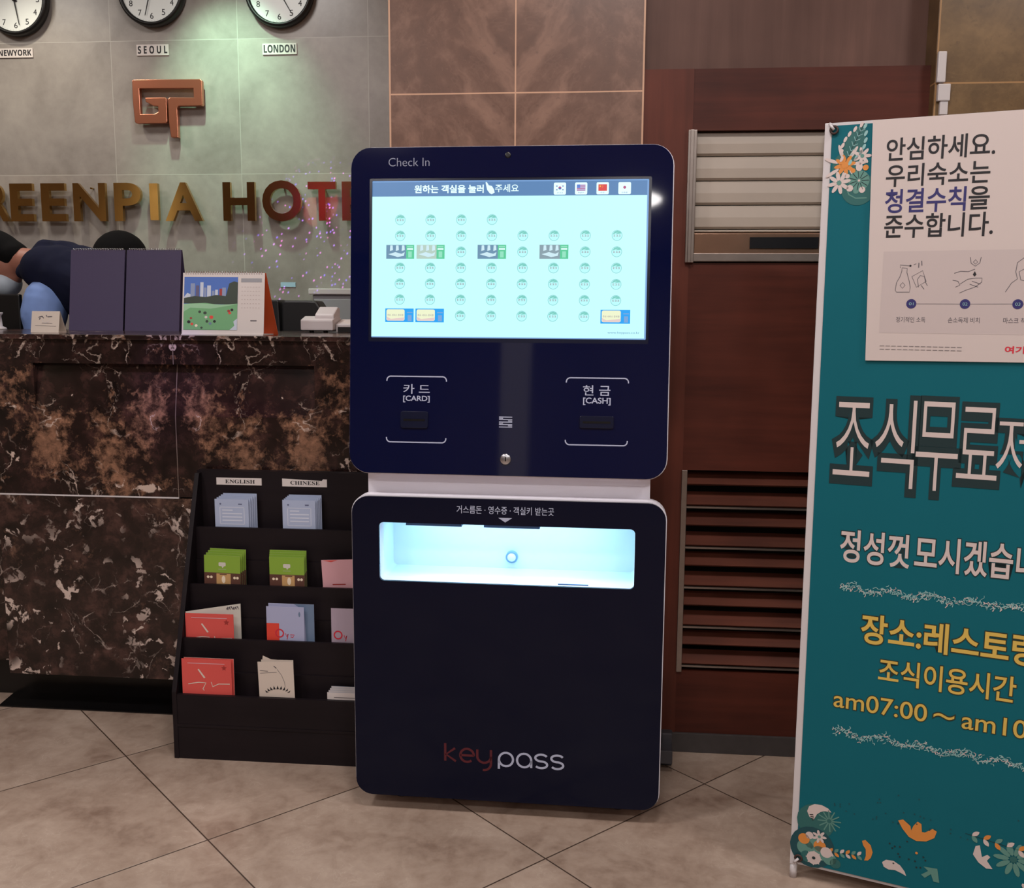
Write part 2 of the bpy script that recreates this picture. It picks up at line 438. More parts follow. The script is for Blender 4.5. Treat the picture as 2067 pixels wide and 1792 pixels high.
class MB:
    def __init__(s): s.v = []; s.f = []; s.fm = []; s.m = []; s.smooth = set()
    def mi(s, name):
        if name not in s.m: s.m.append(name)
        return s.m.index(name)
    def face(s, pts, mat, smooth=False):
        b = len(s.v); s.v += [tuple(p) for p in pts]; s.f.append(tuple(range(b, b + len(pts)))); s.fm.append(s.mi(mat))
        if smooth: s.smooth.add(len(s.f) - 1)
    def mesh(s, vs, fs, mat, smooth=False):
        b = len(s.v); s.v += [tuple(p) for p in vs]; i = s.mi(mat)
        for f in fs:
            s.f.append(tuple(b + k for k in f)); s.fm.append(i)
            if smooth: s.smooth.add(len(s.f) - 1)
        return s
    def box(s, x0, x1, y0, y1, z0, z1, mat):
        v = [(x0, y0, z0), (x1, y0, z0), (x1, y1, z0), (x0, y1, z0), (x0, y0, z1), (x1, y0, z1), (x1, y1, z1), (x0, y1, z1)]
        return s.mesh(v, [(0, 3, 2, 1), (4, 5, 6, 7), (0, 1, 5, 4), (1, 2, 6, 5), (2, 3, 7, 6), (3, 0, 4, 7)], mat)
    # flat shapes in the x-z plane, facing -y
    def poly(s, pts, y, mat):
        a = sum(pts[i][0] * pts[(i + 1) % len(pts)][1] - pts[(i + 1) % len(pts)][0] * pts[i][1] for i in range(len(pts)))
        if a < 0: pts = pts[::-1]
        s.face([(p[0], y, p[1]) for p in pts], mat); return s
    def rect(s, x0, x1, z0, z1, y, mat): return s.poly([(x0, z0), (x1, z0), (x1, z1), (x0, z1)], y, mat)
    def disc(s, cx, cz, r, y, mat, n=20, rz=None, rot=0.0):
        rz = rz or r; ca, sa = math.cos(rot), math.sin(rot)
        return s.poly([(cx + r * math.cos(t) * ca - rz * math.sin(t) * sa, cz + r * math.cos(t) * sa + rz * math.sin(t) * ca) for t in [2 * PI * i / n for i in range(n)]], y, mat)
    def ring(s, cx, cz, r0, r1, y, mat, n=24):
        for i in range(n):
            a, b = 2 * PI * i / n, 2 * PI * (i + 1) / n
            s.poly([(cx + r0 * math.cos(a), cz + r0 * math.sin(a)), (cx + r1 * math.cos(a), cz + r1 * math.sin(a)), (cx + r1 * math.cos(b), cz + r1 * math.sin(b)), (cx + r0 * math.cos(b), cz + r0 * math.sin(b))], y, mat)
        return s
    def ribbon(s, pts, w, y, mat, closed=False):
        n = len(pts); L = []
        for i in range(n):
            a = pts[(i - 1) % n] if (closed or i > 0) else pts[i]; b = pts[(i + 1) % n] if (closed or i < n - 1) else pts[i]
            dx, dz = b[0] - a[0], b[1] - a[1]; d = math.hypot(dx, dz) or 1
            L.append((-dz / d * w / 2, dx / d * w / 2))
        for i in range(n if closed else n - 1):
            k = (i + 1) % n; p, q = pts[i], pts[k]; o, r = L[i], L[k]
            s.poly([(p[0] - o[0], p[1] - o[1]), (q[0] - r[0], q[1] - r[1]), (q[0] + r[0], q[1] + r[1]), (p[0] + o[0], p[1] + o[1])], y, mat)
        return s
    def frame(s, x0, x1, z0, z1, w, y, mat): return s.ribbon([(x0, z0), (x1, z0)], w, y, mat).ribbon([(x1, z0), (x1, z1)], w, y, mat).ribbon([(x1, z1), (x0, z1)], w, y, mat).ribbon([(x0, z1), (x0, z0)], w, y, mat)
    def text(s, body, x0, x1, z0, z1, y, mat, bold=0.0, outline=None, ow=0.03, ody=0.0003, shear=0.0, depth=0.0, bevel=0.0, dz=0.0):
        bv, bf = font_mesh(body, 0.0)
        mx0, mx1 = min(p.x for p in bv), max(p.x for p in bv); mz0, mz1 = min(p.y for p in bv), max(p.y for p in bv)
        sx, sz = (x1 - x0) / (mx1 - mx0), (z1 - z0) / (mz1 - mz0)
        def put(off, yy, m, ddz=0.0):
            vs, fs = font_mesh(body, off, depth / max(1e-6, sz) / 2 if depth else 0.0, bevel)
            s.mesh([(x0 + (p.x - mx0) * sx + shear * (p.y - mz0) * sz, yy - p.z * (sz if depth else 0), z0 + ddz + (p.y - mz0) * sz) for p in vs], fs, m)
        if outline: put(ow, y + ody, outline, dz)
        put(bold, y, mat)
        return s
    # solids
    def prism(s, pts, y0, y1, mat, side=None):
        a = sum(pts[i][0] * pts[(i + 1) % len(pts)][1] - pts[(i + 1) % len(pts)][0] * pts[i][1] for i in range(len(pts)))
        if a < 0: pts = pts[::-1]
        n = len(pts)
        s.face([(p[0], y0, p[1]) for p in pts], mat); s.face([(p[0], y1, p[1]) for p in pts[::-1]], mat)
        for i in range(n):
            p, q = pts[i], pts[(i + 1) % n]
            s.face([(p[0], y0, p[1]), (p[0], y1, p[1]), (q[0], y1, q[1]), (q[0], y0, q[1])], side or mat)
        return s
    def prism_hole(s, po, ph, y0, y1, mat, side=None, hole=None):
        n = len(po)
        for i in range(n):
            k = (i + 1) % n; a, b, c, d = po[i], po[k], ph[k], ph[i]
            s.face([(a[0], y0, a[1]), (b[0], y0, b[1]), (c[0], y0, c[1]), (d[0], y0, d[1])], mat)
            s.face([(d[0], y1, d[1]), (c[0], y1, c[1]), (b[0], y1, b[1]), (a[0], y1, a[1])], mat)
            s.face([(a[0], y0, a[1]), (a[0], y1, a[1]), (b[0], y1, b[1]), (b[0], y0, b[1])], side or mat)
            s.face([(d[0], y0, d[1]), (c[0], y0, c[1]), (c[0], y1, c[1]), (d[0], y1, d[1])], hole or mat)
        return s
    def prism_x(s, pts, x0, x1, mat):        # outline in (y, z), extruded along x
        n = len(pts)
        s.face([(x0, p[0], p[1]) for p in pts], mat); s.face([(x1, p[0], p[1]) for p in pts[::-1]], mat)
        for i in range(n):
            p, q = pts[i], pts[(i + 1) % n]
            s.face([(x0, p[0], p[1]), (x1, p[0], p[1]), (x1, q[0], q[1]), (x0, q[0], q[1])], mat)
        return s
    def tube(s, pts, r, mat, n=10, cap=True, r1=None):
        pts = [Vector(p) for p in pts]; m = len(pts); rings = []; up = None
        for i, p in enumerate(pts):
            t = (pts[min(i + 1, m - 1)] - pts[max(i - 1, 0)]).normalized()
            if up is None: up = t.orthogonal().normalized()
            up = (up - t * up.dot(t)).normalized(); w = t.cross(up)
            rr = r if r1 is None else r + (r1 - r) * i / (m - 1)
            rings.append([p + (up * math.cos(2 * PI * k / n) + w * math.sin(2 * PI * k / n)) * rr for k in range(n)])
        vs = [q for g in rings for q in g]; fs = []
        for i in range(m - 1):
            for k in range(n): fs.append((i * n + k, i * n + (k + 1) % n, (i + 1) * n + (k + 1) % n, (i + 1) * n + k))
        s.mesh(vs, fs, mat, True)
        if cap: s.face(rings[0][::-1], mat); s.face(rings[-1], mat)
        return s
    def lathe_y(s, cx, cz, prof, mat, n=48):   # prof: (radius, y)
        vs = []; fs = []; m = len(prof)
        for r, y in prof: vs += [(cx + r * math.cos(2 * PI * k / n), y, cz + r * math.sin(2 * PI * k / n)) for k in range(n)]
        for i in range(m - 1):
            for k in range(n): fs.append((i * n + k, (i + 1) * n + k, (i + 1) * n + (k + 1) % n, i * n + (k + 1) % n))
        return s.mesh(vs, fs, mat, True)
    def lathe_z(s, cx, cy, prof, mat, n=32):   # prof: (radius, z)
        vs = []; fs = []; m = len(prof)
        for r, z in prof: vs += [(cx + r * math.cos(2 * PI * k / n), cy + r * math.sin(2 * PI * k / n), z) for k in range(n)]
        for i in range(m - 1):
            for k in range(n): fs.append((i * n + k, i * n + (k + 1) % n, (i + 1) * n + (k + 1) % n, (i + 1) * n + k))
        return s.mesh(vs, fs, mat, True)
    def ball(s, c, r, mat, n=16, sc=(1, 1, 1)):
        vs = []; fs = []; h = n // 2
        for i in range(h + 1):
            t = PI * i / h
            vs += [(c[0] + r * sc[0] * math.sin(t) * math.cos(2 * PI * k / n), c[1] + r * sc[1] * math.sin(t) * math.sin(2 * PI * k / n), c[2] + r * sc[2] * math.cos(t)) for k in range(n)]
        for i in range(h):
            for k in range(n): fs.append((i * n + k, (i + 1) * n + k, (i + 1) * n + (k + 1) % n, i * n + (k + 1) % n))
        return s.mesh(vs, fs, mat, True)
    def build(s, name, parent=None, bevel=0.0, loc=None, rot=None, sub=0, weld=True):
        me = bpy.data.meshes.new(name); me.from_pydata(s.v, [], s.f)
        for i, p in enumerate(me.polygons):
            p.material_index = s.fm[i]; p.use_smooth = i in s.smooth
        for m in s.m: me.materials.append(MATS[m])
        if weld:
            bm = bmesh.new(); bm.from_mesh(me); bmesh.ops.remove_doubles(bm, verts=bm.verts, dist=1e-6)
            if bevel:
                es = [e for e in bm.edges if len(e.link_faces) == 2 and e.calc_face_angle(0) > rad(40)]
                bmesh.ops.bevel(bm, geom=es, offset=bevel, segments=2, affect='EDGES', profile=0.6, clamp_overlap=True)
            bm.to_mesh(me); bm.free()
        o = bpy.data.objects.new(name, me); COL.objects.link(o)
        if parent: o.parent = parent
        if loc: o.location = loc
        if rot: o.rotation_euler = rot
        return o

def tag(o, label=None, cat=None, group=None, kind=None):
    if label: o['label'] = label
    if cat: o['category'] = cat
    if group: o['group'] = group
    if kind: o['kind'] = kind
    return o
def empty(name, loc, label, cat, rot=(0, 0, 0), group=None):
    o = bpy.data.objects.new(name, None); COL.objects.link(o); o.location = loc; o.rotation_euler = rot; o.empty_display_size = 0.1
    return tag(o, label, cat, group)
def struct(o): o['kind'] = 'structure'; return o
def copy_tree(o, parent=None):
    c = o.copy(); COL.objects.link(c)
    if parent: c.parent = parent
    for ch in list(o.children): copy_tree(ch, c)
    return c
def box(name, x0, x1, y0, y1, z0, z1, mat, parent=None, bevel=0.0): return MB().box(x0, x1, y0, y1, z0, z1, mat).build(name, parent, bevel)

# ================================================================== THE ROOM
struct(box('floor', -5.5, 3.2, -5.0, 4.9, -0.1, 0.0, 'floor_tile'))
struct(box('ceiling', -5.5, 3.2, -5.0, 4.9, CEIL, CEIL + 0.1, 'ceiling_paint'))
struct(box('wall_back', -5.5, -0.617, 4.8, 4.9, 0, CEIL, 'grey_stone'))
struct(box('wall_left', -5.5, -5.4, -5.0, 4.8, 0, CEIL, 'plaster'))
struct(box('wall_right', 3.1, 3.2, -5.0, 4.8, 0, CEIL, 'plaster'))
struct(box('wall_front', -5.4, 3.1, -5.0, -4.9, 0, CEIL, 'plaster'))
struct(box('wall_pillar', -0.617, 0.0995, 2.855, 4.8, 0, CEIL, 'brown_marble'))
struct(box('wall_pillar', 0.866, 3.1, 2.825, 3.4, 0, CEIL, 'ochre_marble'))
# unseen columns added for the glossy kiosk front and gold letters to reflect
struct(box('added_column', -1.02, -0.80, -3.4, -3.1, 0, CEIL, 'column_white'))
struct(box('added_column', 2.0, 2.3, -3.4, -3.1, 0, CEIL, 'column_paint'))
struct(box('added_column', -5.4, -5.1, -1.9, -1.38, 0, CEIL, 'column_white'))
# unseen glowing board added so the metal letters mirror red and violet
struct(MB().box(-4.36, -3.90, -4.9, -4.88, 2.5, 3.1, 'board_glow_red').box(-3.90, -3.78, -4.9, -4.88, 2.5, 3.1, 'board_glow_violet').box(-4.48, -4.36, -4.9, -4.88, 2.5, 3.1, 'board_glow_violet').build('added_glow_board'))
# timber wall between the two pillars
WY = 2.86
struct(MB().box(0.0995, 0.866, 2.915, 3.0, 1.98, CEIL, 'wood_grey').build('wall_timber_upper'))
tw = MB()
tw.box(0.0995, 0.236, WY, 3.0, 0.06, 1.98, 'wood_stile')
tw.box(0.236, 0.866, WY + 0.002, 3.0, 1.816, 1.98, 'wood_red')
tw.box(0.236, 0.866, WY + 0.002, 3.0, 0.862, 1.455, 'wood_red')
tw.box(0.236, 0.866, WY + 0.002, 3.0, 0.06, 0.252, 'wood_red')
tw.box(0.640, 0.866, WY + 0.001, 3.0, 1.455, 1.816, 'wood_stile')
tw.box(0.640, 0.866, WY + 0.001, 3.0, 0.252, 0.862, 'wood_stile')
tw.box(0.236, 0.64, 2.945, 3.0, 0.252, 0.862, 'black_matte')
tw.box(0.236, 0.64, 2.945, 3.0, 1.455, 1.816, 'black_matte')
struct(tw.build('wall_timber'))
struct(box('baseboard_timber', 0.0995, 0.866, WY - 0.006, 3.0, 0.0, 0.06, 'skirting_grey', None, 0.002))

# roller shutter of the service hatch
t = empty('roller_shutter', (0.43, 2.86, 1.455), 'pale beige roller shutter with slim slats closed over the service hatch in the timber wall', 'shutter')
jm = MB()
jm.prism_x([(-0.012, 0), (0.08, 0), (0.08, 0.361), (-0.012, 0.361)], -0.206, -0.182, 'alu')
jm.box(-0.200, -0.190, -0.016, -0.011, 0.0, 0.361, 'alu')
jm.build('side_rail', t, 0.0015)
jm = MB(); jm.box(0.184, 0.208, -0.012, 0.08, 0, 0.361, 'alu'); jm.build('side_rail', t, 0.0015)
zt = 0.361; k = 0
while zt > 0.085:
    z0 = max(0.082, zt - 0.067)
    MB().prism_x([(0.032, z0 + 0.002), (0.022, z0 + 0.008), (0.020, (z0 + zt) / 2), (0.022, zt - 0.004), (0.032, zt), (0.04, zt), (0.04, z0 + 0.002)], -0.181, 0.183, 'shutter').build('slat', t)
    zt -= 0.067
bb = MB().box(-0.181, 0.183, 0.010, 0.04, 0.026, 0.082, 'shutter_bar').build('bottom_bar', t, 0.002)
tag(bb, 'brushed brown metal bottom bar')
MB().box(-0.026, 0.163, 0.006, 0.0105, 0.040, 0.071, 'slot_black').build('hand_slot', bb)
box('sill', -0.205, 0.207, -0.008, 0.06, 0.003, 0.026, 'alu', t, 0.002)

# louvre vent under it
t = empty('louvre_vent', (0.43, 2.86, 0.252), 'dark red wooden louvre vent with slanted slats low in the timber wall', 'vent')
fr = MB()
fr.box(-0.196, -0.180, -0.006, 0.07, 0.0, 0.61, 'alu'); fr.build('frame', t, 0.001)
fr = MB(); fr.box(0.190, 0.209, -0.004, 0.07, 0, 0.61, 'wood_stile'); fr.build('frame', t, 0.001)
for i in range(10):
    zc = 0.585 - i * 0.0605
    MB().prism_x([(0.004, zc - 0.016), (0.010, zc - 0.021), (0.050, zc + 0.010), (0.044, zc + 0.015)], -0.180, 0.190, 'wood_slat').build('slat', t)
    if i % 2: MB().box(-0.180, 0.190, 0.004, 0.016, zc - 0.028, zc - 0.0225, 'alu').build('slat_rail', t)

# white bracket pieces on the corner of the right pillar
t = empty('sensor_bracket', (0.879, 2.825, 1.925), 'upper white plastic strip stuck on the ochre marble pillar edge above the banner', 'bracket')
MB().box(-0.011, 0.011, -0.014, 0, 0.0, 0.079, 'white_plastic').build('strip', t, 0.003)
t = empty('sensor_bracket', (0.882, 2.825, 1.842), 'lower white plastic strip on the ochre pillar edge just above the banner top', 'bracket')
MB().box(-0.010, 0.022, -0.016, 0, 0.035, 0.079, 'white_plastic').build('head', t, 0.003)
MB().box(-0.002, 0.019, -0.012, 0, 0.0, 0.035, 'white_plastic').build('strip', t, 0.002)

# ================================================================== SIGN WALL
WALL = 4.8
# clocks
def hand_poly(ang, r0, r1, w):
    d = (math.sin(ang), math.cos(ang)); n = (d[1], -d[0])
    return [(d[0] * -r0 - n[0] * w, d[1] * -r0 - n[1] * w), (d[0] * r1 - n[0] * w * .5, d[1] * r1 - n[1] * w * .5), (d[0] * r1 + n[0] * w * .5, d[1] * r1 + n[1] * w * .5), (d[0] * -r0 + n[0] * w, d[1] * -r0 + n[1] * w)]
def clock(x, z, label, hour, minute):
    t = empty('wall_clock', (x, WALL, z), label, 'clock', group='city clocks on the grey wall')
    MB().lathe_y(0, 0, [(0.0, 0.0), (0.155, 0.0), (0.165, -0.012), (0.165, -0.040), (0.158, -0.052), (0.148, -0.052), (0.144, -0.040)], 'black').build('rim', t)
    MB().disc(0, 0, 0.147, -0.038, 'clock_face', 48).build('dial', t)
    nm = MB()
    for h in range(1, 13):
        a = h * PI / 6; cx, cz = math.sin(a) * 0.117, math.cos(a) * 0.117; w = 0.0085 if h < 10 else 0.016
        nm.text(str(h), cx - w, cx + w, cz - 0.0135, cz + 0.0135, -0.0388, 'ink')
    for m in range(60):
        a = m * PI / 30
        nm.poly([(math.sin(a) * 0.138 - 0.0008, math.cos(a) * 0.138 - 0.0008), (math.sin(a) * 0.138 + 0.0008, math.cos(a) * 0.138 - 0.0008), (math.sin(a) * 0.141 + 0.0008, math.cos(a) * 0.141 + 0.0008), (math.sin(a) * 0.141 - 0.0008, math.cos(a) * 0.141 + 0.0008)], -0.0388, 'ink')
    nm.build('numerals', t)
    MB().prism(hand_poly(hour, 0.015, 0.075, 0.0045), -0.042, -0.0405, 'ink').build('hour_hand', t)
    MB().prism(hand_poly(minute, 0.02, 0.118, 0.0032), -0.045, -0.0435, 'ink').build('minute_hand', t)
    MB().lathe_y(0, 0, [(0.008, -0.04), (0.008, -0.048), (0.0, -0.048)], 'ink', 16).build('hand_cap', t)
clock(-2.861, 2.781, 'round black rimmed wall clock above the NEWYORK plate', rad(300), rad(170))
clock(-2.176, 2.811, 'round black rimmed wall clock above the SEOUL plate', rad(60), rad(195))
clock(-1.551, 2.795, 'round black rimmed wall clock above the LONDON plate', rad(300), rad(150))
def city(x0, x1, z0, z1, txt, label, shown):
    t = empty('city_plate', ((x0 + x1) / 2, WALL, z0), label, 'plate', group='city name plates under the clocks')
    w = (x1 - x0) / 2; h = z1 - z0
    MB().box(-w, w, -0.006, 0, 0, h, 'white_paper').build('plate', t, 0.001)
    MB().text(txt, -w + 0.007, w - 0.007, 0.009, h - 0.007, -0.0064, 'ink', 0.012).build('lettering', t)
city(-2.985, -2.803, 2.522, 2.566, '𝗡𝗘𝗪𝗬𝗢𝗥𝗞', 'small white plate lettered NEWYORK on the grey wall', 1)
city(-2.275, -2.114, 2.521, 2.572, '𝗦 𝗘 𝗢 𝗨 𝗟', 'small white plate lettered SEOUL on the grey wall', 1)
city(-1.649, -1.481, 2.515, 2.566, '𝗟𝗢𝗡𝗗𝗢𝗡', 'small white plate lettered LONDON on the grey wall', 1)
# copper logo
lg = [(-2.278, 2.401), (-1.945, 2.399), (-1.938, 2.392), (-1.938, 2.282), (-1.944, 2.276), (-2.058, 2.276), (-2.065, 2.268), (-2.065, 2.129), (-2.101, 2.130), (-2.109, 2.200), (-2.109, 2.308), (-2.100, 2.316), (-1.980, 2.314), (-1.980, 2.357), (-2.250, 2.359), (-2.250, 2.240),
      (-2.180, 2.240), (-2.160, 2.250), (-2.160, 2.276), (-2.185, 2.279), (-2.222, 2.298), (-2.222, 2.316), (-2.122, 2.316), (-2.117, 2.311), (-2.117, 2.203), (-2.123, 2.197), (-2.272, 2.197), (-2.280, 2.204), (-2.285, 2.300), (-2.285, 2.394)]
t = empty('logo_sign', (-2.11, WALL, 2.129), 'copper coloured GP monogram sign mounted on the grey wall', 'sign')
MB().prism([(x + 2.11, z - 2.129) for x, z in lg], -0.048, -0.022, 'copper').build('monogram', t, 0.0025)
for x, z in ((-2.265, 2.38), (-1.96, 2.38), (-2.08, 2.2), (-2.2, 2.22)): MB().tube([(x + 2.11, -0.022, z - 2.129), (x + 2.11, 0.0, z - 2.129)], 0.004, 'silver', 8).build('standoff', t)
# gold letters
L = [('R', -3.065, -2.952, 'gold metal letter R at the far left of the hotel sign'), ('E', -2.940, -2.822, 'gold metal letter E right after the R of the hotel sign'), ('E', -2.778, -2.655, 'gold metal letter E just before the N of the hotel sign'),
     ('N', -2.613, -2.448, 'gold metal letter N of the hotel sign'), ('P', -2.402, -2.268, 'gold metal letter P of the hotel sign'), ('I', -2.224, -2.178, 'bright gold metal letter I of the hotel sign'),
     ('A', -2.141, -1.961, 'gold metal letter A of the hotel sign'), ('H', -1.852, -1.694, 'gold metal letter H of the hotel sign'), ('O', -1.656, -1.464, 'round gold metal letter O of the hotel sign'),
     ('T', -1.430, -1.292, 'metal letter T of the hotel sign lit red by a party light'), ('E', -1.262, -1.146, 'metal letter E of the hotel sign mostly hidden behind the kiosk')]
for ch, x0, x1, lab in L:
    zb = 1.735 if ch != 'O' else 1.732; zt = 1.917 if ch != 'O' else 1.924
    t = empty('sign_letter', ((x0 + x1) / 2, WALL, zb), lab, 'letter', group='gold letters of the hotel sign')
    w = (x1 - x0) / 2
    b_ = 0.026 if ch not in 'I' else 0.0
    MB().text(ch, -w + 0.006, w - 0.006, 0.006, zt - zb - 0.006, -0.038, 'gold', 0.026 if ch != 'I' else 0.012, depth=0.022).build('letter_face', t)
    MB().tube([(0, 0, (zt - zb) / 2 if ch in 'EHI' else 0.16), (0, -0.03, (zt - zb) / 2 if ch in 'EHI' else 0.16)], 0.004, 'gold', 8).build('standoff', t)
# little pale blue notice, pale ledge
tag(MB().box(-1.591, -1.516, 4.797, 4.8, 1.419, 1.441, 'notice_blue').build('wall_notice'), 'tiny pale blue notice strip stuck low on the grey wall', 'notice')

# ================================================================== RECEPTION COUNTER
t = empty('reception_counter', (-1.33, 2.95, 0), 'dark brown veined marble reception counter with a black base', 'counter')
def cb(name, x0, x1, y0, y1, z0, z1, mat, bevel=0.0):
    o = MB().box(x0 + 1.33, x1 + 1.33, y0 - 2.95, y1 - 2.95, z0, z1, mat).build(name, t, bevel); return o
cb('countertop', -3.4, -0.6185, 2.938, 3.525, 1.221, 1.236, 'dark_marble', 0.002)
cb('fascia', -1.93, -0.6185, 2.95, 3.0, 1.146, 1.221, 'dark_marble')
fp = MB(); Y = 0.0; X0, X1, PX0, PX1 = -0.6, 0.7115, -0.455, 0.45
Z0, Z1, ZM = 0.727, 1.146, 0.985; DR = 0.030
for q in ([(X0, Z0), (PX0, Z0), (PX0, Z1), (X0, Z1)], [(PX0, Z0), (PX1, Z0), (PX1, ZM), (PX0, ZM)], [(PX1, Z0), (X1, Z0), (X1, Z1), (PX1, Z1)]): fp.poly(q, Y, 'dark_marble')
fp.face([(PX0, Y, ZM), (PX1, Y, ZM), (PX1, DR, Z1), (PX0, DR, Z1)], 'dark_marble')
fp.face([(PX0, Y, ZM), (PX0, DR, Z1), (PX0, Y, Z1)], 'dark_marble'); fp.face([(PX1, Y, ZM), (PX1, Y, Z1), (PX1, DR, Z1)], 'dark_marble')
fp.box(X0, X1, 0.0305, 0.05, Z0, Z1, 'dark_marble')
fp.face([(X0, 0, Z0), (X0, 0.031, Z0), (X0, 0.031, Z1), (X0, 0, Z1)], 'dark_marble')
fp.build('front_panel', t)
cb('lower_panel', -1.93, -0.6185, 2.949, 3.0, 0.123, 0.7225, 'dark_marble_low', 0.001)
jl = MB().box(-0.6, 0.004, -0.0025, 0.03, 0.7225, 0.727, 'white_plastic').build('joint_strip', t); tag(jl, 'thin pale joint strip')
cb('side_panel', -3.4, -1.93, 3.05, 3.1, 0.128, 1.221, 'dark_marble_low')
cb('side_return', -1.93, -1.90, 3.0, 3.1, 0.128, 1.221, 'dark_marble_low')
cb('kick_plinth', -3.4, -0.6185, 3.075, 3.15, 0.0, 0.128, 'black_granite')
cb('work_surface', -3.4, -2.02, 3.13, 3.95, 0.74, 0.77, 'rack_wood', 0.002)
cb('back_panel', -3.4, -0.6185, 3.1, 3.13, 0.128, 1.221, 'rack_wood')
struct(MB().prism([(0, 0), (1, 0), (1, 1), (0, 1)], 0, 1, 'black_granite').build('trim_1')).data.clear_geometry()
tr = bpy.data.objects['trim_1']
bm = bmesh.new()
pts = [(-1.985, 2.960), (-0.6185, 2.950), (-0.6185, 3.075), (-2.0, 3.075)]
vb = [bm.verts.new((x, y, 0.0)) for x, y in pts]; vt = [bm.verts.new((x, y, 0.004)) for x, y in pts]
bm.faces.new(vb[::-1]); bm.faces.new(vt)
for i in range(4): bm.faces.new((vb[i], vb[(i + 1) % 4], vt[(i + 1) % 4], vt[i]))
bm.to_mesh(tr.data); bm.free()

CT = 1.236
# tent calendars
def wire(n, x0, x1, y, z, r, parent, mat):
    w = MB()
    for i in range(n):
        x = x0 + (x1 - x0) * (i + .5) / n
        w.tube([(x, y + r * math.cos(a), z + r * math.sin(a)) for a in [2 * PI * j / 8 for j in range(9)]], 0.0007, mat, 4, False)
    w.build('wire_binding', parent)
def tent(x, y, w, h, lean, label, rot, facemat):
    t = empty('desk_calendar', (x, y, CT), label, 'calendar', (0, 0, rot), 'purple backed desk calendars on the counter')
    s = math.sin(lean) * h; c_ = math.cos(lean) * h
    f = MB(); f.mesh([(-w / 2, 0, 0), (w / 2, 0, 0), (w / 2, s, c_), (-w / 2, s, c_), (-w / 2, 0.003, 0), (w / 2, 0.003, 0), (w / 2, s + 0.003, c_), (-w / 2, s + 0.003, c_)], [(0, 1, 2, 3), (7, 6, 5, 4), (0, 4, 5, 1), (1, 5, 6, 2), (2, 6, 7, 3), (3, 7, 4, 0)], facemat); f.build('front_board', t)
    f = MB(); f.mesh([(-w / 2, 2 * s + 0.006, 0), (w / 2, 2 * s + 0.006, 0), (w / 2, s + 0.004, c_), (-w / 2, s + 0.004, c_), (-w / 2, 2 * s + 0.01, 0), (w / 2, 2 * s + 0.01, 0), (w / 2, s + 0.008, c_), (-w / 2, s + 0.008, c_)], [(0, 3, 2, 1), (4, 5, 6, 7), (0, 1, 5, 4), (1, 2, 6, 5), (2, 3, 7, 6), (3, 0, 4, 7)], facemat); f.build('back_board', t)
    wire(30, -w / 2 + 0.006, w / 2 - 0.006, s + 0.004, c_, 0.0055, t, 'silver')
    return t
tent(-1.812, 3.40, 0.200, 0.290, 0.16, 'plain purple backed desk calendar on the counter, nearer the navy vest', 0.02, 'calendar_purple')
tent(-1.604, 3.40, 0.203, 0.290, 0.16, 'plain purple backed desk calendar on the counter, beside the picture calendar', -0.015, 'calendar_purple')
# picture calendar
t = empty('picture_calendar', (-1.186, 3.0, CT), 'white desk calendar with a green park picture standing on the counter', 'calendar', (0, 0, 0.02))
lean = 0.16; H = 0.195; w = 0.262
fc = MB()
fc.box(-w / 2, w / 2, 0.0, 0.002, 0.0, H, 'white_paper')
PX = (-0.126, 0.046, 0.016, 0.182)
def cx(u): return PX[0] + (PX[1] - PX[0]) * u
def cz(v): return PX[2] + (PX[3] - PX[2]) * v
yy = -0.0006
fc.rect(cx(0), cx(1), cz(0), cz(1), yy, 'cal_sky')
fc.poly([(cx(0), cz(.62)), (cx(.06), cz(.70)), (cx(.14), cz(.66)), (cx(.2), cz(.6)), (cx(0), cz(.58))], yy - .0002, 'cal_cloud')
for u0, u1, v1, m in ((.12, .2, .88, 'cal_tower'), (.22, .28, .84, 'cal_tower2'), (.3, .36, .9, 'cal_cloud'), (.37, .42, .8, 'cal_tower'), (.43, .5, .84, 'cal_cloud'), (.52, .57, .74, 'cal_tower'), (.58, .63, .76, 'cal_cloud'), (.66, .71, .78, 'leaf_red_dark'), (.71, .78, .8, 'cal_tower')):
    fc.rect(cx(u0), cx(u1), cz(.55), cz(v1), yy - .0003, m)
fc.poly([(cx(0), cz(.5)), (cx(0), cz(.6)), (cx(.2), cz(.64)), (cx(.4), cz(.62)), (cx(.6), cz(.66)), (cx(.78), cz(.64)), (cx(.84), cz(.88)), (cx(.93), cz(.92)), (cx(1), cz(.9)), (cx(1), cz(.48))], yy - .0004, 'cal_tree')
fc.poly([(cx(0), cz(0)), (cx(1), cz(0)), (cx(1), cz(.5)), (cx(.7), cz(.47)), (cx(.4), cz(.51)), (cx(0), cz(.49))], yy - .0005, 'cal_lawn')
fc.poly([(cx(0), cz(.34)), (cx(.12), cz(.42)), (cx(.5), cz(.4)), (cx(.85), cz(.46)), (cx(1), cz(.49)), (cx(.7), cz(.48)), (cx(.3), cz(.50)), (cx(0), cz(.49))], yy - .0006, 'cal_lawn2')
fc.poly([(cx(.86), cz(0)), (cx(1), cz(0)), (cx(1), cz(.22)), (cx(.93), cz(.16)), (cx(.95), cz(.08))], yy - .0006, 'cal_cloud')
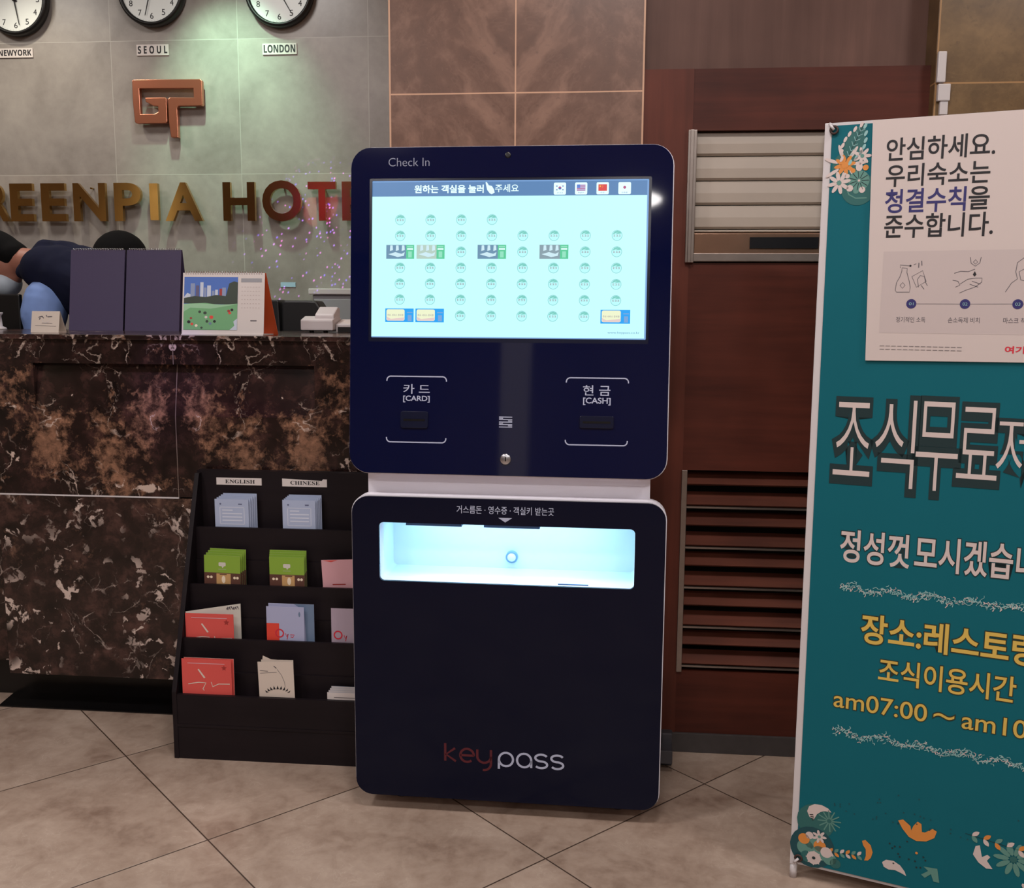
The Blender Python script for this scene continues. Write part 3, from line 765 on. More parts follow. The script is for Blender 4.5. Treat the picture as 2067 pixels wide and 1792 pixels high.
for u, v, r, m in ((.1, .15, .035, 'ink'), (.14, .22, .025, 'leaf_red_dark'), (.16, .11, .03, 'leaf_scarlet'), (.24, .08, .03, 'leaf_lamp'), (.3, .34, .03, 'cal_tree'), (.4, .32, .035, 'cal_tree'), (.42, .24, .03, 'white_paper'), (.44, .16, .03, 'cal_tree'), (.52, .24, .04, 'leaf_scarlet'), (.5, .12, .03, 'leaf_slate'), (.58, .16, .03, 'ink'), (.84, .36, .03, 'leaf_red_dark'), (.9, .38, .03, 'ink'), (.86, .32, .03, 'leaf_scarlet'), (.34, .04, .025, 'cal_tree')):
    fc.disc(cx(u), cz(v), r * 0.16, yy - .0007, m, 10, r * 0.14)
fc.rect(0.056, 0.122, 0.166, 0.178, yy, 'cabinet_grey')
for r_ in range(6):
    for c_ in range(7): fc.rect(0.058 + c_ * 0.009, 0.062 + c_ * 0.009, 0.150 - r_ * 0.013, 0.152 - r_ * 0.013, yy, 'poster_panel')
fc.rect(0.088, 0.108, 0.044, 0.047, yy, 'ink_soft')
fc.build('page', t, rot=(-lean, 0, 0))
MB().box(-w / 2, w / 2, -0.004, 0.10, 0.0, 0.003, 'white_paper').build('base_flap', t)
sb = MB(); sb.mesh([(-w / 2, 0.102, 0), (w / 2 + .014, 0.102, 0), (w / 2 + .002, 0.034, H * math.cos(lean)), (-w / 2, 0.034, H * math.cos(lean)), (-w / 2, 0.106, 0), (w / 2 + .014, 0.106, 0), (w / 2 + .002, 0.037, H * math.cos(lean)), (-w / 2, 0.037, H * math.cos(lean))], [(0, 1, 2, 3), (7, 6, 5, 4), (0, 4, 5, 1), (1, 5, 6, 2), (2, 6, 7, 3), (3, 7, 4, 0)], 'cal_orange')
tag(sb.build('support_board', t), 'orange support board')
wire(32, -w / 2 + 0.006, w / 2 - 0.006, 0.032, H * math.cos(lean), 0.005, t, 'silver')
# small sign card
t = empty('desk_sign', (-1.846, 3.13, CT), 'small pale tent card with a dark emblem on the counter before the person', 'sign card', (0, 0, -0.05))
s_ = MB().box(-0.050, 0.050, 0, 0.0015, 0, 0.071, 'leaf_cream')
for a_, b_ in (((-0.025, .05), (-0.012, .054)), ((-0.012, .054), (-0.006, .047)), ((.002, .058), (.006, .052)), ((.008, .052), (.024, .053)), ((-.018, .048), (-.022, .043))): s_.ribbon([a_, b_], 0.003, -0.0005, 'ink_soft')
s_.ribbon([(-.012, .045), (-.008, .035), (0, .032), (.012, .036), (.016, .045)], 0.002, -0.0005, 'white_paper')
s_.ribbon([(-.012, .031), (.026, .030)], 0.0014, -0.0005, 'ink_soft'); s_.ribbon([(-.035, .022), (.04, .021)], 0.0012, -0.0005, 'grey_line')
s_.build('front_card', t, rot=(-0.2, 0, 0))
MB().mesh([(-.05, 0.001, 0), (.05, 0.001, 0), (.05, .045, 0), (-.05, .045, 0), (-.05, 0.001, .002), (.05, 0.001, .002), (.05, .045, .002), (-.05, .045, .002)], [(0, 3, 2, 1), (4, 5, 6, 7), (0, 1, 5, 4), (1, 2, 6, 5), (2, 3, 7, 6), (3, 0, 4, 7)], 'leaf_cream').build('base_card', t)
MB().mesh([(-.05, .045, 0), (.05, .045, 0), (.05, .015, .068), (-.05, .015, .068), (-.05, .0465, 0), (.05, .0465, 0), (.05, .0165, .068), (-.05, .0165, .068)], [(0, 1, 2, 3), (7, 6, 5, 4), (0, 4, 5, 1), (1, 5, 6, 2), (2, 6, 7, 3), (3, 7, 4, 0)], 'leaf_cream').build('back_card', t)
# card terminal
t = empty('card_terminal', (-0.95, 3.40, CT), 'white card payment terminal on the counter beside the kiosk', 'card terminal')
MB().prism_x([(-0.05, 0.008), (0.06, 0.008), (0.06, 0.05), (0.0, 0.056), (-0.05, 0.044)], -0.095, 0.02, 'white_plastic').build('base', t, 0.005)
MB().prism_x([(-0.03, 0.046), (0.055, 0.046), (0.055, 0.085), (0.03, 0.088), (-0.028, 0.062)], -0.050, 0.018, 'white_plastic').build('printer_lid', t, 0.005)
MB().prism_x([(-0.02, 0.0), (0.06, 0.0), (0.06, 0.046), (-0.02, 0.03)], 0.022, 0.10, 'white_plastic').build('key_pad_body', t, 0.004)
MB().box(0.03, 0.09, -0.024, -0.012, 0.002, 0.02, 'black').build('card_slot', t)
for x_ in (-0.06, -0.01): MB().lathe_z(x_, -0.035, [(0.0, 0.0), (0.008, 0.0), (0.008, 0.009)], 'black', 12).build('rubber_foot', t)
# cup at the far left
t = empty('paper_cup_holder', (-2.215, 3.42, CT), 'white plastic stand at the far left edge of the counter', 'stand')
MB().lathe_z(0, 0, [(0, 0), (0.048, 0.0), (0.046, 0.006), (0.034, 0.012), (0.031, 0.05), (0.036, 0.056), (0.037, 0.062), (0, 0.062)], 'white_plastic').build('stand_body', t)
# notice hanging at the counter's left end
t = empty('counter_notice', (-1.93, 2.945, 1.09), 'white paper notice on the front of the counter at its left end', 'notice')
nb = MB().box(-0.05, 0.03, 0.0, 0.003, 0, 0.12, 'white_paper')
for i in range(6): nb.rect(-0.04, 0.02, 0.02 + i * 0.015, 0.024 + i * 0.015, -0.0004, 'leaf_slate')
nb.build('sheet', t)

# monitor
t = empty('computer_monitor', (-2.50, 3.665, 0.771), 'black computer monitor seen from behind, below the masked person', 'monitor')
MB().box(-0.26, 0.244, 0.0, 0.022, 0.24, 0.595, 'black').build('display_case', t, 0.006)
MB().box(-0.12, 0.12, -0.02, 0.0, 0.30, 0.5, 'black').build('rear_bulge', t, 0.01)
MB().box(-0.03, 0.03, -0.03, -0.012, 0.01, 0.4, 'black').build('neck', t, 0.004)
MB().box(-0.12, 0.12, -0.09, 0.08, 0.0, 0.014, 'black').build('foot', t, 0.004)

# leather chair behind the counter
t = empty('office_chair', (-1.42, 4.12, 0), 'black leather high backed office chair behind the counter', 'chair')
def cushion(name, x0, x1, y0, y1, z0, z1, cut):
    m = MB(); pts = [(x0, z0), (x1, z0), (x1 + (0.02 if cut else 0), z1 - 0.11), (x1 - (0.05 if cut else 0.004), z1 - 0.003), (x1 - (0.09 if cut else 0.01), z1), (x0 + .012, z1), (x0, z1 - .012)]
    m.prism(pts, y0, y1, 'leather'); return m.build(name, t, 0.02)
cushion('back_cushion', -0.28, 0.062, -0.05, 0.06, 0.56, 1.352, False)
cushion('back_cushion', 0.070, 0.27, -0.05, 0.06, 0.56, 1.350, True)
MB().box(-0.27, 0.27, 0.03, 0.42, 0.44, 0.55, 'leather').build('seat', t, 0.03)
for sx in (-1, 1):
    MB().tube([(sx * 0.285, 0.08, 0.48), (sx * 0.295, 0.09, 0.66), (sx * 0.295, 0.30, 0.68), (sx * 0.285, 0.34, 0.5)], 0.022, 'black').build('armrest', t)
MB().tube([(0, 0.21, 0.1), (0, 0.21, 0.44)], 0.03, 'black').build('gas_column', t)
for i in range(5):
    a = i * 2 * PI / 5 + 0.3
    lgm = MB().tube([(0, 0.21, 0.12), (0.22 * math.cos(a), 0.21 + 0.22 * math.sin(a), 0.075)], 0.02, 'black', r1=0.014).build('leg', t)
    MB().ball((0.22 * math.cos(a), 0.21 + 0.22 * math.sin(a), 0.03), 0.03, 'black', 12).build('caster', lgm)
# grey cabinet by the sign wall
t = empty('back_cabinet', (-1.03, 4.74, 0), 'pale grey low cabinet against the sign wall beside the kiosk top', 'cabinet')
MB().box(-0.36, 0.38, -0.08, 0.055, 0, 1.38, 'cabinet_grey').build('body', t, 0.004)
MB().box(-0.375, 0.39, -0.10, 0.058, 1.381, 1.409, 'white_plastic').build('top', t, 0.004)
MB().box(-0.02, 0.37, -0.095, -0.08, 0.05, 1.36, 'cabinet_grey').build('door', t, 0.003)
MB().box(-0.35, -0.03, -0.095, -0.08, 0.05, 1.36, 'cabinet_grey').build('door', t, 0.003)

# ================================================================== PEOPLE
def remesh(parts, name, mat, voxel, parent=None, smooth=6, extra=None):
    """parts: list of ('cap', p, q, r0, r1) or ('ell', centre, radii, rot) melted into one skin"""
    bm = bmesh.new()
    for p in parts:
        if p[0] == 'cap':
            a, b, r0, r1 = Vector(p[1]), Vector(p[2]), p[3], p[4]
            d = b - a; q = d.to_track_quat('Z', 'X').to_matrix().to_4x4(); L = d.length
            for k in range(7):
                f = k / 6; bmesh.ops.create_icosphere(bm, subdivisions=2, radius=r0 + (r1 - r0) * f, matrix=Matrix.Translation(a + d * f))
            bmesh.ops.create_cone(bm, cap_ends=True, segments=16, radius1=r0, radius2=r1, depth=L, matrix=Matrix.Translation((a + b) / 2) @ q)
        else:
            m = Matrix.Translation(p[1]) @ (p[3].to_matrix().to_4x4() if len(p) > 3 else Matrix()) @ Matrix.Diagonal((*p[2], 1))
            bmesh.ops.create_icosphere(bm, subdivisions=3, radius=1.0, matrix=m)
    me = bpy.data.meshes.new(name); bm.to_mesh(me); bm.free()
    o = bpy.data.objects.new(name, me); COL.objects.link(o)
    r = o.modifiers.new('r', 'REMESH'); r.mode = 'VOXEL'; r.voxel_size = voxel; r.use_smooth_shade = True
    s = o.modifiers.new('s', 'SMOOTH'); s.iterations = smooth; s.factor = 0.5
    bpy.context.view_layer.update()
    me2 = bpy.data.meshes.new_from_object(o.evaluated_get(bpy.context.evaluated_depsgraph_get()))
    me2.name = name; bpy.data.objects.remove(o); bpy.data.meshes.remove(me)
    me2.materials.clear(); me2.materials.append(MATS[mat])
    for p in me2.polygons: p.use_smooth = True; p.material_index = 0
    o = bpy.data.objects.new(name, me2); COL.objects.link(o)
    if parent: o.parent = parent
    return o
from mathutils import Euler
def hand_parts(w, d, side, s=1.0):
    """w wrist, d direction of the fingers, side direction of the thumb"""
    w, d, side = Vector(w), Vector(d).normalized(), Vector(side).normalized()
    side = (side - d * side.dot(d)).normalized(); n = d.cross(side)
    P = [('cap', w, w + d * 0.03, 0.024, 0.022)]
    for k in range(4):
        o = (1.5 - k) * 0.019
        P.append(('cap', w + d * 0.02 + side * o * 0.8, w + d * 0.088 + side * o, 0.013, 0.011))
        ln = (0.068, 0.078, 0.072, 0.054)[k]
        a = w + d * 0.088 + side * o; b = a + d * ln * 0.5 - n * 0.010; c_ = b + d * ln * 0.4 - n * 0.022
        P += [('cap', a, b, 0.0092, 0.0085), ('cap', b, c_, 0.0085, 0.0072)]
    a = w + d * 0.025 + side * 0.022; b = a + (d * 0.6 + side * 0.7).normalized() * 0.042; c_ = b + (d * 0.9 + side * 0.3 - n * 0.3).normalized() * 0.032
    P += [('cap', a, b, 0.012, 0.0105), ('cap', b, c_, 0.0105, 0.0085)]
    return P

# --- person leaning over behind the counter, face down, facing left (-x)
t = empty('person', (-1.78, 3.80, 0), 'person in navy vest, pale blue shirt and white mask bending down behind the counter', 'person')
OX, OY = -1.78, 3.80
def P(x, y, z): return Vector((x - OX, y - OY, z))
hc = P(-2.425, 3.80, 1.497)          # head centre; crown towards -x and up, face towards -z
eu = Euler((0, 0, 0))
crown = Vector((-0.93, 0, 0.36)).normalized(); face = Vector((-0.36, 0, -0.93)).normalized()
lat = Vector((0, 1, 0))
def hp(c_, f_, l_=0.0): return hc + crown * c_ + face * f_ + lat * l_
R = Matrix((crown, lat, face)).transposed().to_3x3()
class Q:                                   # small adaptor so an ellipsoid can follow the head axes
    def __init__(s, m): s.m = m
    def to_matrix(s): return s.m
HQ = Q(R)
sh_n, sh_f = P(-2.115, 3.650, 1.46), P(-2.115, 3.955, 1.46)
body = [('ell', hc, (0.118, 0.076, 0.095), HQ), ('ell', hp(-0.055, 0.035), (0.062, 0.056, 0.058), HQ), ('ell', hp(-0.085, 0.055), (0.030, 0.034, 0.030), HQ),
        ('cap', hp(0.0, 0.095), hp(-0.035, 0.108), 0.009, 0.013), ('ell', hp(0.025, 0.082), (0.018, 0.06, 0.016), HQ),
        ('cap', hp(-0.058, 0.088, -0.014), hp(-0.058, 0.088, 0.014), 0.008, 0.008), ('cap', hp(-0.068, 0.086, -0.012), hp(-0.068, 0.086, 0.012), 0.008, 0.008),
        ('ell', hp(-0.015, -0.005, 0.078), (0.030, 0.010, 0.018), HQ), ('ell', hp(-0.015, -0.005, -0.078), (0.030, 0.010, 0.018), HQ),
        ('cap', hp(-0.07, -0.03), P(-2.150, 3.80, 1.47), 0.056, 0.062)]
body += [('cap', P(-2.170, 3.80, 1.47), P(-1.930, 3.80, 1.36), 0.10, 0.12), ('cap', P(-2.110, 3.70, 1.44), P(-1.890, 3.72, 1.30), 0.10, 0.10), ('cap', P(-2.110, 3.90, 1.44), P(-1.890, 3.88, 1.30), 0.10, 0.10), ('cap', P(-1.930, 3.8, 1.34), P(-1.650, 3.8, 1.0), 0.125, 0.13),
         ('cap', P(-1.650, 3.72, 0.98), P(-1.650, 3.88, 0.98), 0.125, 0.125), ('cap', sh_n, sh_f, 0.058, 0.058)]
for sgn, sh in ((-1, sh_n), (1, sh_f)):
    el = sh + Vector((-0.02, sgn * 0.028, -0.27)); wr = el + Vector((-0.02, -sgn * 0.02, -0.235))
    body += [('cap', sh, el, 0.050, 0.040), ('cap', el, wr, 0.038, 0.026)] + hand_parts(wr, (-0.25, 0, -1), (-1, 0, 0.2))
    hp_, kn, an = P(-1.640, 3.80 + sgn * 0.10, 0.95), P(-1.710, 3.80 + sgn * 0.105, 0.50), P(-1.650, 3.80 + sgn * 0.105, 0.08)
    body += [('cap', hp_, kn, 0.085, 0.058), ('cap', kn, an, 0.055, 0.036), ('cap', an, an + Vector((-0.15, 0, -0.045)), 0.036, 0.028)]
tag(remesh(body, 'body', 'skin', 0.0075, t, 4), 'bare skin of neck, face and hands')
# hair: cap over the back of the head and crown
hair = [('ell', hp(0.018, -0.038), (0.124, 0.083, 0.084), HQ), ('ell', hp(-0.05, -0.046), (0.062, 0.072, 0.062), HQ), ('cap', hp(-0.062, -0.058, -0.022), hp(-0.062, -0.058, 0.022), 0.044, 0.044), ('ell', hp(0.075, 0.035), (0.055, 0.07, 0.055), HQ)]
remesh(hair, 'hair', 'hair', 0.0075, t, 3)
mk = [('ell', hp(-0.058, 0.068), (0.062, 0.072, 0.060), HQ), ('ell', hp(-0.03, 0.092), (0.040, 0.046, 0.035), HQ)]
remesh(mk, 'face_mask', 'mask_white', 0.007, t, 3)
for sg in (-1, 1): MB().tube([hp(-0.02, 0.02, sg * 0.084), hp(-0.035, 0.045, sg * 0.082), hp(-0.05, 0.075, sg * 0.074)], 0.0022, 'mask_white', 6).build('mask_strap', t)
vest = [('cap', P(-2.110, 3.80, 1.455), P(-1.910, 3.80, 1.37), 0.117, 0.145), ('cap', P(-2.100, 3.69, 1.445), P(-1.870, 3.71, 1.30), 0.114, 0.12), ('cap', P(-2.100, 3.91, 1.445), P(-1.870, 3.89, 1.30), 0.114, 0.12), ('cap', P(-1.910, 3.8, 1.35), P(-1.670, 3.8, 1.02), 0.142, 0.145), ('cap', P(-1.670, 3.72, 1.03), P(-1.670, 3.88, 1.03), 0.138, 0.138),
        ('cap', P(-2.135, 3.665, 1.487), P(-2.135, 3.935, 1.487), 0.055, 0.055), ('cap', P(-2.175, 3.765, 1.49), P(-2.175, 3.835, 1.49), 0.082, 0.082), ('cap', P(-2.135, 3.765, 1.520), P(-2.135, 3.835, 1.520), 0.058, 0.058), ('cap', P(-2.205, 3.77, 1.40), P(-2.205, 3.83, 1.40), 0.05, 0.05)]
for yy in (3.655, 3.945):
    vest += [('ell', P(-2.135, yy, 1.462), (0.100, 0.070, 0.088)), ('cap', P(-2.10, yy, 1.45), P(-1.98, yy, 1.38), 0.080, 0.09)]
vest += [('cap', P(-2.165, 3.70, 1.548), P(-2.235, 3.665, 1.45), 0.030, 0.028), ('cap', P(-2.165, 3.90, 1.548), P(-2.235, 3.935, 1.45), 0.030, 0.028), ('cap', P(-2.165, 3.70, 1.548), P(-2.165, 3.90, 1.548), 0.030, 0.030)]
ve = remesh(vest, 'vest', 'vest', 0.008, t, 4)
MB().tube([P(-2.02, 3.600, 1.365), P(-1.995, 3.582, 1.395), P(-1.965, 3.588, 1.42)], 0.003, 'vest_trim', 6).build('piping', ve)
for sgn, sh in ((-1, sh_n), (1, sh_f)):
    el = sh + Vector((-0.02, sgn * 0.028, -0.27)); wr = el + Vector((-0.02, -sgn * 0.02, -0.235))
    sl = [('cap', sh + Vector((-0.012, sgn * 0.014, -0.112)), sh + Vector((-0.024, sgn * 0.022, -0.18)), 0.082, 0.084), ('cap', sh + Vector((-0.024, sgn * 0.022, -0.18)), el, 0.080, 0.066), ('cap', el, el + (wr - el) * 0.85, 0.062, 0.036)]
    remesh(sl, 'shirt_sleeve', 'shirt', 0.008, t, 4)
    hp_, kn, an = P(-1.640, 3.80 + sgn * 0.10, 0.95), P(-1.710, 3.80 + sgn * 0.105, 0.50), P(-1.650, 3.80 + sgn * 0.105, 0.10)
    remesh([('cap', hp_, kn, 0.098, 0.070), ('cap', kn, an, 0.068, 0.055)], 'trouser_leg', 'trousers', 0.01, t, 3)
    remesh([('cap', P(-1.630, 3.80 + sgn * 0.105, 0.045), P(-1.810, 3.80 + sgn * 0.105, 0.038), 0.044, 0.036)], 'shoe', 'black', 0.008, t, 2)

# --- second person, only the top of the head shows above the calendars
t = empty('person', (-2.105, 4.20, 0), 'person with black hair whose head top shows above the purple calendars', 'person')
def P(x, y, z): return Vector((x + 2.105, y - 4.20, z))
hc = P(-2.105, 4.18, 1.515)
body = [('ell', hc, (0.076, 0.095, 0.115)), ('ell', hc + Vector((0, -0.02, -0.06)), (0.056, 0.066, 0.065)), ('cap', hc + Vector((0, -0.09, -0.005)), hc + Vector((0, -0.108, -0.035)), 0.009, 0.013), ('ell', hc + Vector((0, -0.082, 0.02)), (0.06, 0.018, 0.018)),
        ('cap', hc + Vector((-0.014, -0.086, -0.065)), hc + Vector((0.014, -0.086, -0.065)), 0.009, 0.009), ('ell', hc + Vector((0.077, 0, -0.015)), (0.01, 0.018, 0.03)), ('ell', hc + Vector((-0.077, 0, -0.015)), (0.01, 0.018, 0.03)),
        ('cap', hc + Vector((0, 0.01, -0.09)), P(-2.105, 4.21, 1.30), 0.05, 0.058), ('cap', P(-2.25, 4.21, 1.25), P(-1.96, 4.21, 1.25), 0.055, 0.055), ('cap', P(-2.17, 4.21, 1.18), P(-2.16, 4.21, 0.88), 0.11, 0.10), ('cap', P(-2.04, 4.21, 1.18), P(-2.05, 4.21, 0.88), 0.11, 0.10), ('cap', P(-2.17, 4.21, 0.82), P(-2.04, 4.21, 0.82), 0.12, 0.12)]
for sg in (-1, 1):
    sh = P(-2.105 + sg * 0.175, 4.21, 1.25); el = sh + Vector((sg * 0.04, 0.0, -0.27)); wr = el + Vector((-sg * 0.05, -0.20, 0.0))
    body += [('cap', sh, el, 0.046, 0.038), ('cap', el, wr, 0.036, 0.025)] + hand_parts(wr, (-sg * 0.1, -1, -0.15), (-sg, 0, 0.2))
    hp_, kn, an = P(-2.105 + sg * 0.09, 4.21, 0.80), P(-2.105 + sg * 0.095, 4.18, 0.44), P(-2.105 + sg * 0.095, 4.22, 0.08)
    body += [('cap', hp_, kn, 0.08, 0.055), ('cap', kn, an, 0.052, 0.034), ('cap', an, an + Vector((0, -0.15, -0.045)), 0.034, 0.026)]
remesh(body, 'body', 'skin', 0.0075, t, 4)
remesh([('ell', hc + Vector((0, 0.012, 0.012)), (0.118, 0.118, 0.122)), ('ell', hc + Vector((0, 0.04, -0.08)), (0.10, 0.08, 0.11))], 'hair', 'hair', 0.008, t, 3)
remesh([('cap', P(-2.25, 4.21, 1.245), P(-1.96, 4.21, 1.245), 0.068, 0.068), ('cap', P(-2.17, 4.21, 1.18), P(-2.16, 4.21, 0.86), 0.128, 0.118), ('cap', P(-2.04, 4.21, 1.18), P(-2.05, 4.21, 0.86), 0.128, 0.118)], 'vest', 'vest', 0.009, t, 4)
for sg in (-1, 1):
    hp_, kn, an = P(-2.105 + sg * 0.09, 4.21, 0.82), P(-2.105 + sg * 0.095, 4.18, 0.44), P(-2.105 + sg * 0.095, 4.22, 0.10)
    remesh([('cap', hp_, kn, 0.10, 0.066), ('cap', kn, an, 0.064, 0.052)], 'trouser_leg', 'trousers', 0.01, t, 3)
    remesh([('cap', P(-2.105 + sg * 0.095, 4.23, 0.045), P(-2.105 + sg * 0.095, 4.06, 0.036), 0.042, 0.034)], 'shoe', 'black', 0.008, t, 2)

# ================================================================== BROCHURE RACK
RX, RY = -1.242, 2.657
t = empty('brochure_rack', (RX, RY, 0), 'black brown wooden brochure rack with four tiers standing before the marble counter', 'rack')
RWD = 0.60
TIERS = [(0.000, 0.199), (0.062, 0.349), (0.123, 0.497), (0.184, 0.659)]   # lip front y, lip top z
TOPY, TOPZ = 0.222, 0.818
side = [(0, 0), (0, 0.205), (TOPY, TOPZ), (0.272, TOPZ), (0.272, 0)]
MB().prism_x(side, 0.0, 0.014, 'rack_wood').build('side_panel', t, 0.001)
MB().prism_x(side, RWD - 0.014, RWD, 'rack_wood').build('side_panel', t, 0.001)
MB().box(0.014, RWD - 0.014, 0.002, 0.014, 0.0, 0.197, 'rack_wood').build('base_front', t)
for i, (y, z) in enumerate(TIERS):
    if i: MB().box(0.014, RWD - 0.014, y, y + 0.010, z - 0.092, z, 'rack_wood').build('pocket_lip', t)
    MB().box(0.014, RWD - 0.014, y + 0.0, y + 0.058, z - 0.100, z - 0.092, 'rack_wood').build('pocket_shelf', t)
    nz = TIERS[i + 1][1] - 0.100 if i < 3 else TOPZ
    MB().box(0.014, RWD - 0.014, y + 0.056, y + 0.066, z - 0.100, nz, 'rack_wood').build('pocket_back', t)
MB().box(0.014, RWD - 0.014, 0.262, 0.272, 0.0, TOPZ, 'rack_wood').build('back_panel', t)
MB().box(0.0, RWD, 0.240, 0.272, TOPZ, TOPZ + 0.006, 'rack_wood').build('top_board', t)
def name_label(x0, x1, z0, z1, txt, tx0, tx1, lab, torn=False):
    pts = [(x0, z0), (x1, z0 - 0.0), (x1, z1), (x1 - 0.012, z1), (x1 - 0.016, z1 - 0.005), (x0, z1)] if torn else [(x0, z0), (x1, z0), (x1, z1), (x0, z1)]
    m = MB().prism([(a - RX, b) for a, b in pts], 0.2380, 0.2397, 'white_paper')
    m.text(txt, tx0 - RX, tx1 - RX, (z0 + z1) / 2 - 0.0058, (z0 + z1) / 2 + 0.0058, 0.2375, 'ink')
    tag(m.build('name_label', t), lab)
name_label(-1.180, -1.037, 0.781, 0.803, '𝐄𝐍𝐆𝐋𝐈𝐒𝐇', -1.152, -1.058, 'white label reading ENGLISH')
name_label(-0.972, -0.832, 0.780, 0.804, '𝐂𝐇𝐈𝐍𝐄𝐒𝐄', -0.946, -0.855, 'white label reading CHINESE', True)

def leaflet(name, label, x0, x1, z1, tier, off, mat, art=None, group=None, edge=None, h=None, roll=0.0, lean=0.0):
    y, zl = TIERS[tier]
    zb = zl - 0.0915; w = (x1 - x0) / 2; H = z1 - zb
    o = empty(name, ((x0 + x1) / 2, RY + y + 0.0125 + off, zb), label, 'leaflet', (-lean, roll, 0), group)
    m = MB().box(-w, w, 0, 0.0012, 0, H, edge or mat); m.rect(-w, w, 0, H, -0.0002, mat)
    if art: art(m, -w, w, 0.0915, H, -0.0005)
    m.build('sheet', o)
    return o
def a_card(m, x0, x1, z0, z1, y):
    w = x1 - x0
    m.disc(x0 + 0.018, z1 - 0.015, 0.003, y, 'leaf_mark', 10); m.rect(x1 - 0.032, x1 - 0.02, z1 - 0.017, z1 - 0.013, y, 'leaf_mark')
    m.frame(x0 + 0.016, x1 - 0.014, z0 + 0.008, z1 - 0.025, 0.0022, y, 'leaf_line')
    for k in range(4): m.rect(x0 + 0.023, x1 - (0.02 if k else 0.05), z1 - 0.036 - k * 0.0105, z1 - 0.032 - k * 0.0105, y, 'leaf_line')
def a_green(m, x0, x1, z0, z1, y):
    zb = z0 + (z1 - z0) * 0.38
    m.rect(x0, x1, 0, zb, y, 'leaf_brown')
    m.rect(x0 + 0.038, x1 - 0.030, 0, zb - 0.002, y - .0002, 'leaf_tan')
    m.rect(x0 + 0.048, x0 + 0.070, zb - .006, zb - .003, y - .0003, 'leaf_brown')
    for c_ in (x0 + 0.012, x0 + 0.022, x1 - 0.018, x1 - 0.009): m.disc(c_, zb - 0.014, 0.0042, y - .0003, 'leaf_lamp', 10)
    m.disc(x0 + 0.060, zb - 0.02, 0.006, y - .0003, 'leaf_lamp', 10, 0.012)
    cxm = (x0 + x1) / 2; cz_ = zb + (z1 - zb) * 0.48
    m.poly(rrect(cxm - 0.011, cxm + 0.011, cz_ - 0.005, cz_ + 0.007, 0.003, 3), y, 'leaf_page'); m.poly([(cxm - 0.002, cz_ - .005), (cxm + 0.006, cz_ - .005), (cxm + 0.001, cz_ - 0.011)], y, 'leaf_page')
    m.rect(cxm - 0.012, cxm + 0.012, cz_ - 0.0155, cz_ - 0.0135, y, 'leaf_green_edge')
def a_red(m, x0, x1, z0, z1, y):
    m.rect(x0 + 0.018, x1 - 0.02, z1 - 0.014, z1 - 0.012, y, 'leaf_pink')
    s5 = [(x1 - 0.022 + r * math.sin(k * PI / 5), z1 - 0.025 + r * math.cos(k * PI / 5)) for k, r in enumerate([0.009, 0.004] * 5)]
    m.poly(s5, y, 'leaf_red_dark')
    m.poly([(x0 + 0.048, z1 - 0.032), (x0 + 0.052, z1 - 0.030), (x0 + 0.071, z1 - 0.056), (x0 + 0.066, z1 - 0.058)], y, 'leaf_cream')
    zz = min(z0 + 0.03, z1 - 0.075)
    m.ribbon([(x0 + 0.018, zz - .002), (x0 + 0.05, zz + 0.004), (x0 + 0.072, zz + 0.003), (x0 + 0.062, zz - 0.016), (x0 + 0.066, zz - 0.02)], 0.0026, y, 'leaf_cream')
    m.ribbon([(x0 + 0.088, zz + 0.006), (x0 + 0.092, zz - 0.008), (x0 + 0.11, zz + 0.001), (x1 - 0.006, zz + 0.002)], 0.0024, y, 'leaf_cream')
def a_one(m, x0, x1, z0, z1, y, big=True):
    if big:
        m.rect(x0, x0 + 0.038, 0, z0 + 0.050, y, 'leaf_scarlet')
    cxm = x0 + (0.039 if big else 0.02)
    m.ring(cxm, z0 + 0.020, 0.0095, 0.0135, y - .0002, 'red_ink', 20)
    m.ribbon([(cxm + .018, z0 + .02), (cxm + .021, z0 + .010), (cxm + .026, z0 + .019), (cxm + .022, z0 + .002)], .0022, y - .0002, 'red_ink')
    if big:
        m.ribbon([(cxm + .032, z0 + .016), (cxm + .044, z0 + .016), (cxm + .04, z0 + .008), (cxm + .033, z0 + .010)], .0022, y - .0002, 'red_ink')
        m.disc(x1 - .014, z1 - .022, .003, y, 'leaf_slate', 8, .008)
def a_cream(m, x0, x1, z0, z1, y):
    m.ribbon([(x0 + .006, z1 - .026), (x0 + .03, z1 - .028)], .002, y, 'grey_line'); m.ribbon([(x0 + .006, z1 - .034), (x0 + .056, z1 - .031)], .0014, y, 'grey_line')
    m.ribbon([(x0 + .048, z1 - .012), (x0 + .056, z1 - .019)], .0025, y, 'ink_soft')
    m.ribbon([(x0 + .058, z1 - .022), (x0 + .07, z1 - .04), (x0 + .078, z1 - .062), (x0 + .079, z1 - .075)], .0011, y, 'ink_soft')
    for k in range(9):
        a = rad(150 - k * 15); c_ = (x0 + .056 + math.cos(a) * .036, z0 + .004 + math.sin(a) * .020)
        m.poly([(c_[0] - .004, c_[1] - .003), (c_[0] + math.cos(a) * .008, c_[1] + math.sin(a) * .009), (c_[0] + .004, c_[1] - .002)], y, 'ink')
G1 = 'pale blue leaflets in the pockets under ENGLISH and CHINESE'
for k in range(5):
    lab = 'frontmost pale blue leaflet in the stack under the ENGLISH label' if k == 0 else 'pale blue leaflet tucked behind the front one in the ENGLISH stack'
    leaflet('leaflet', lab, -1.172 + .0045 * k, -1.066 + .0045 * k, 0.744 + 0.0035 * k, 3, 0.002 + k * 0.006, 'leaf_blue', a_card if k == 0 else None, G1 if k == 0 else 'leaflets behind the front one under ENGLISH', 'leaf_edge')
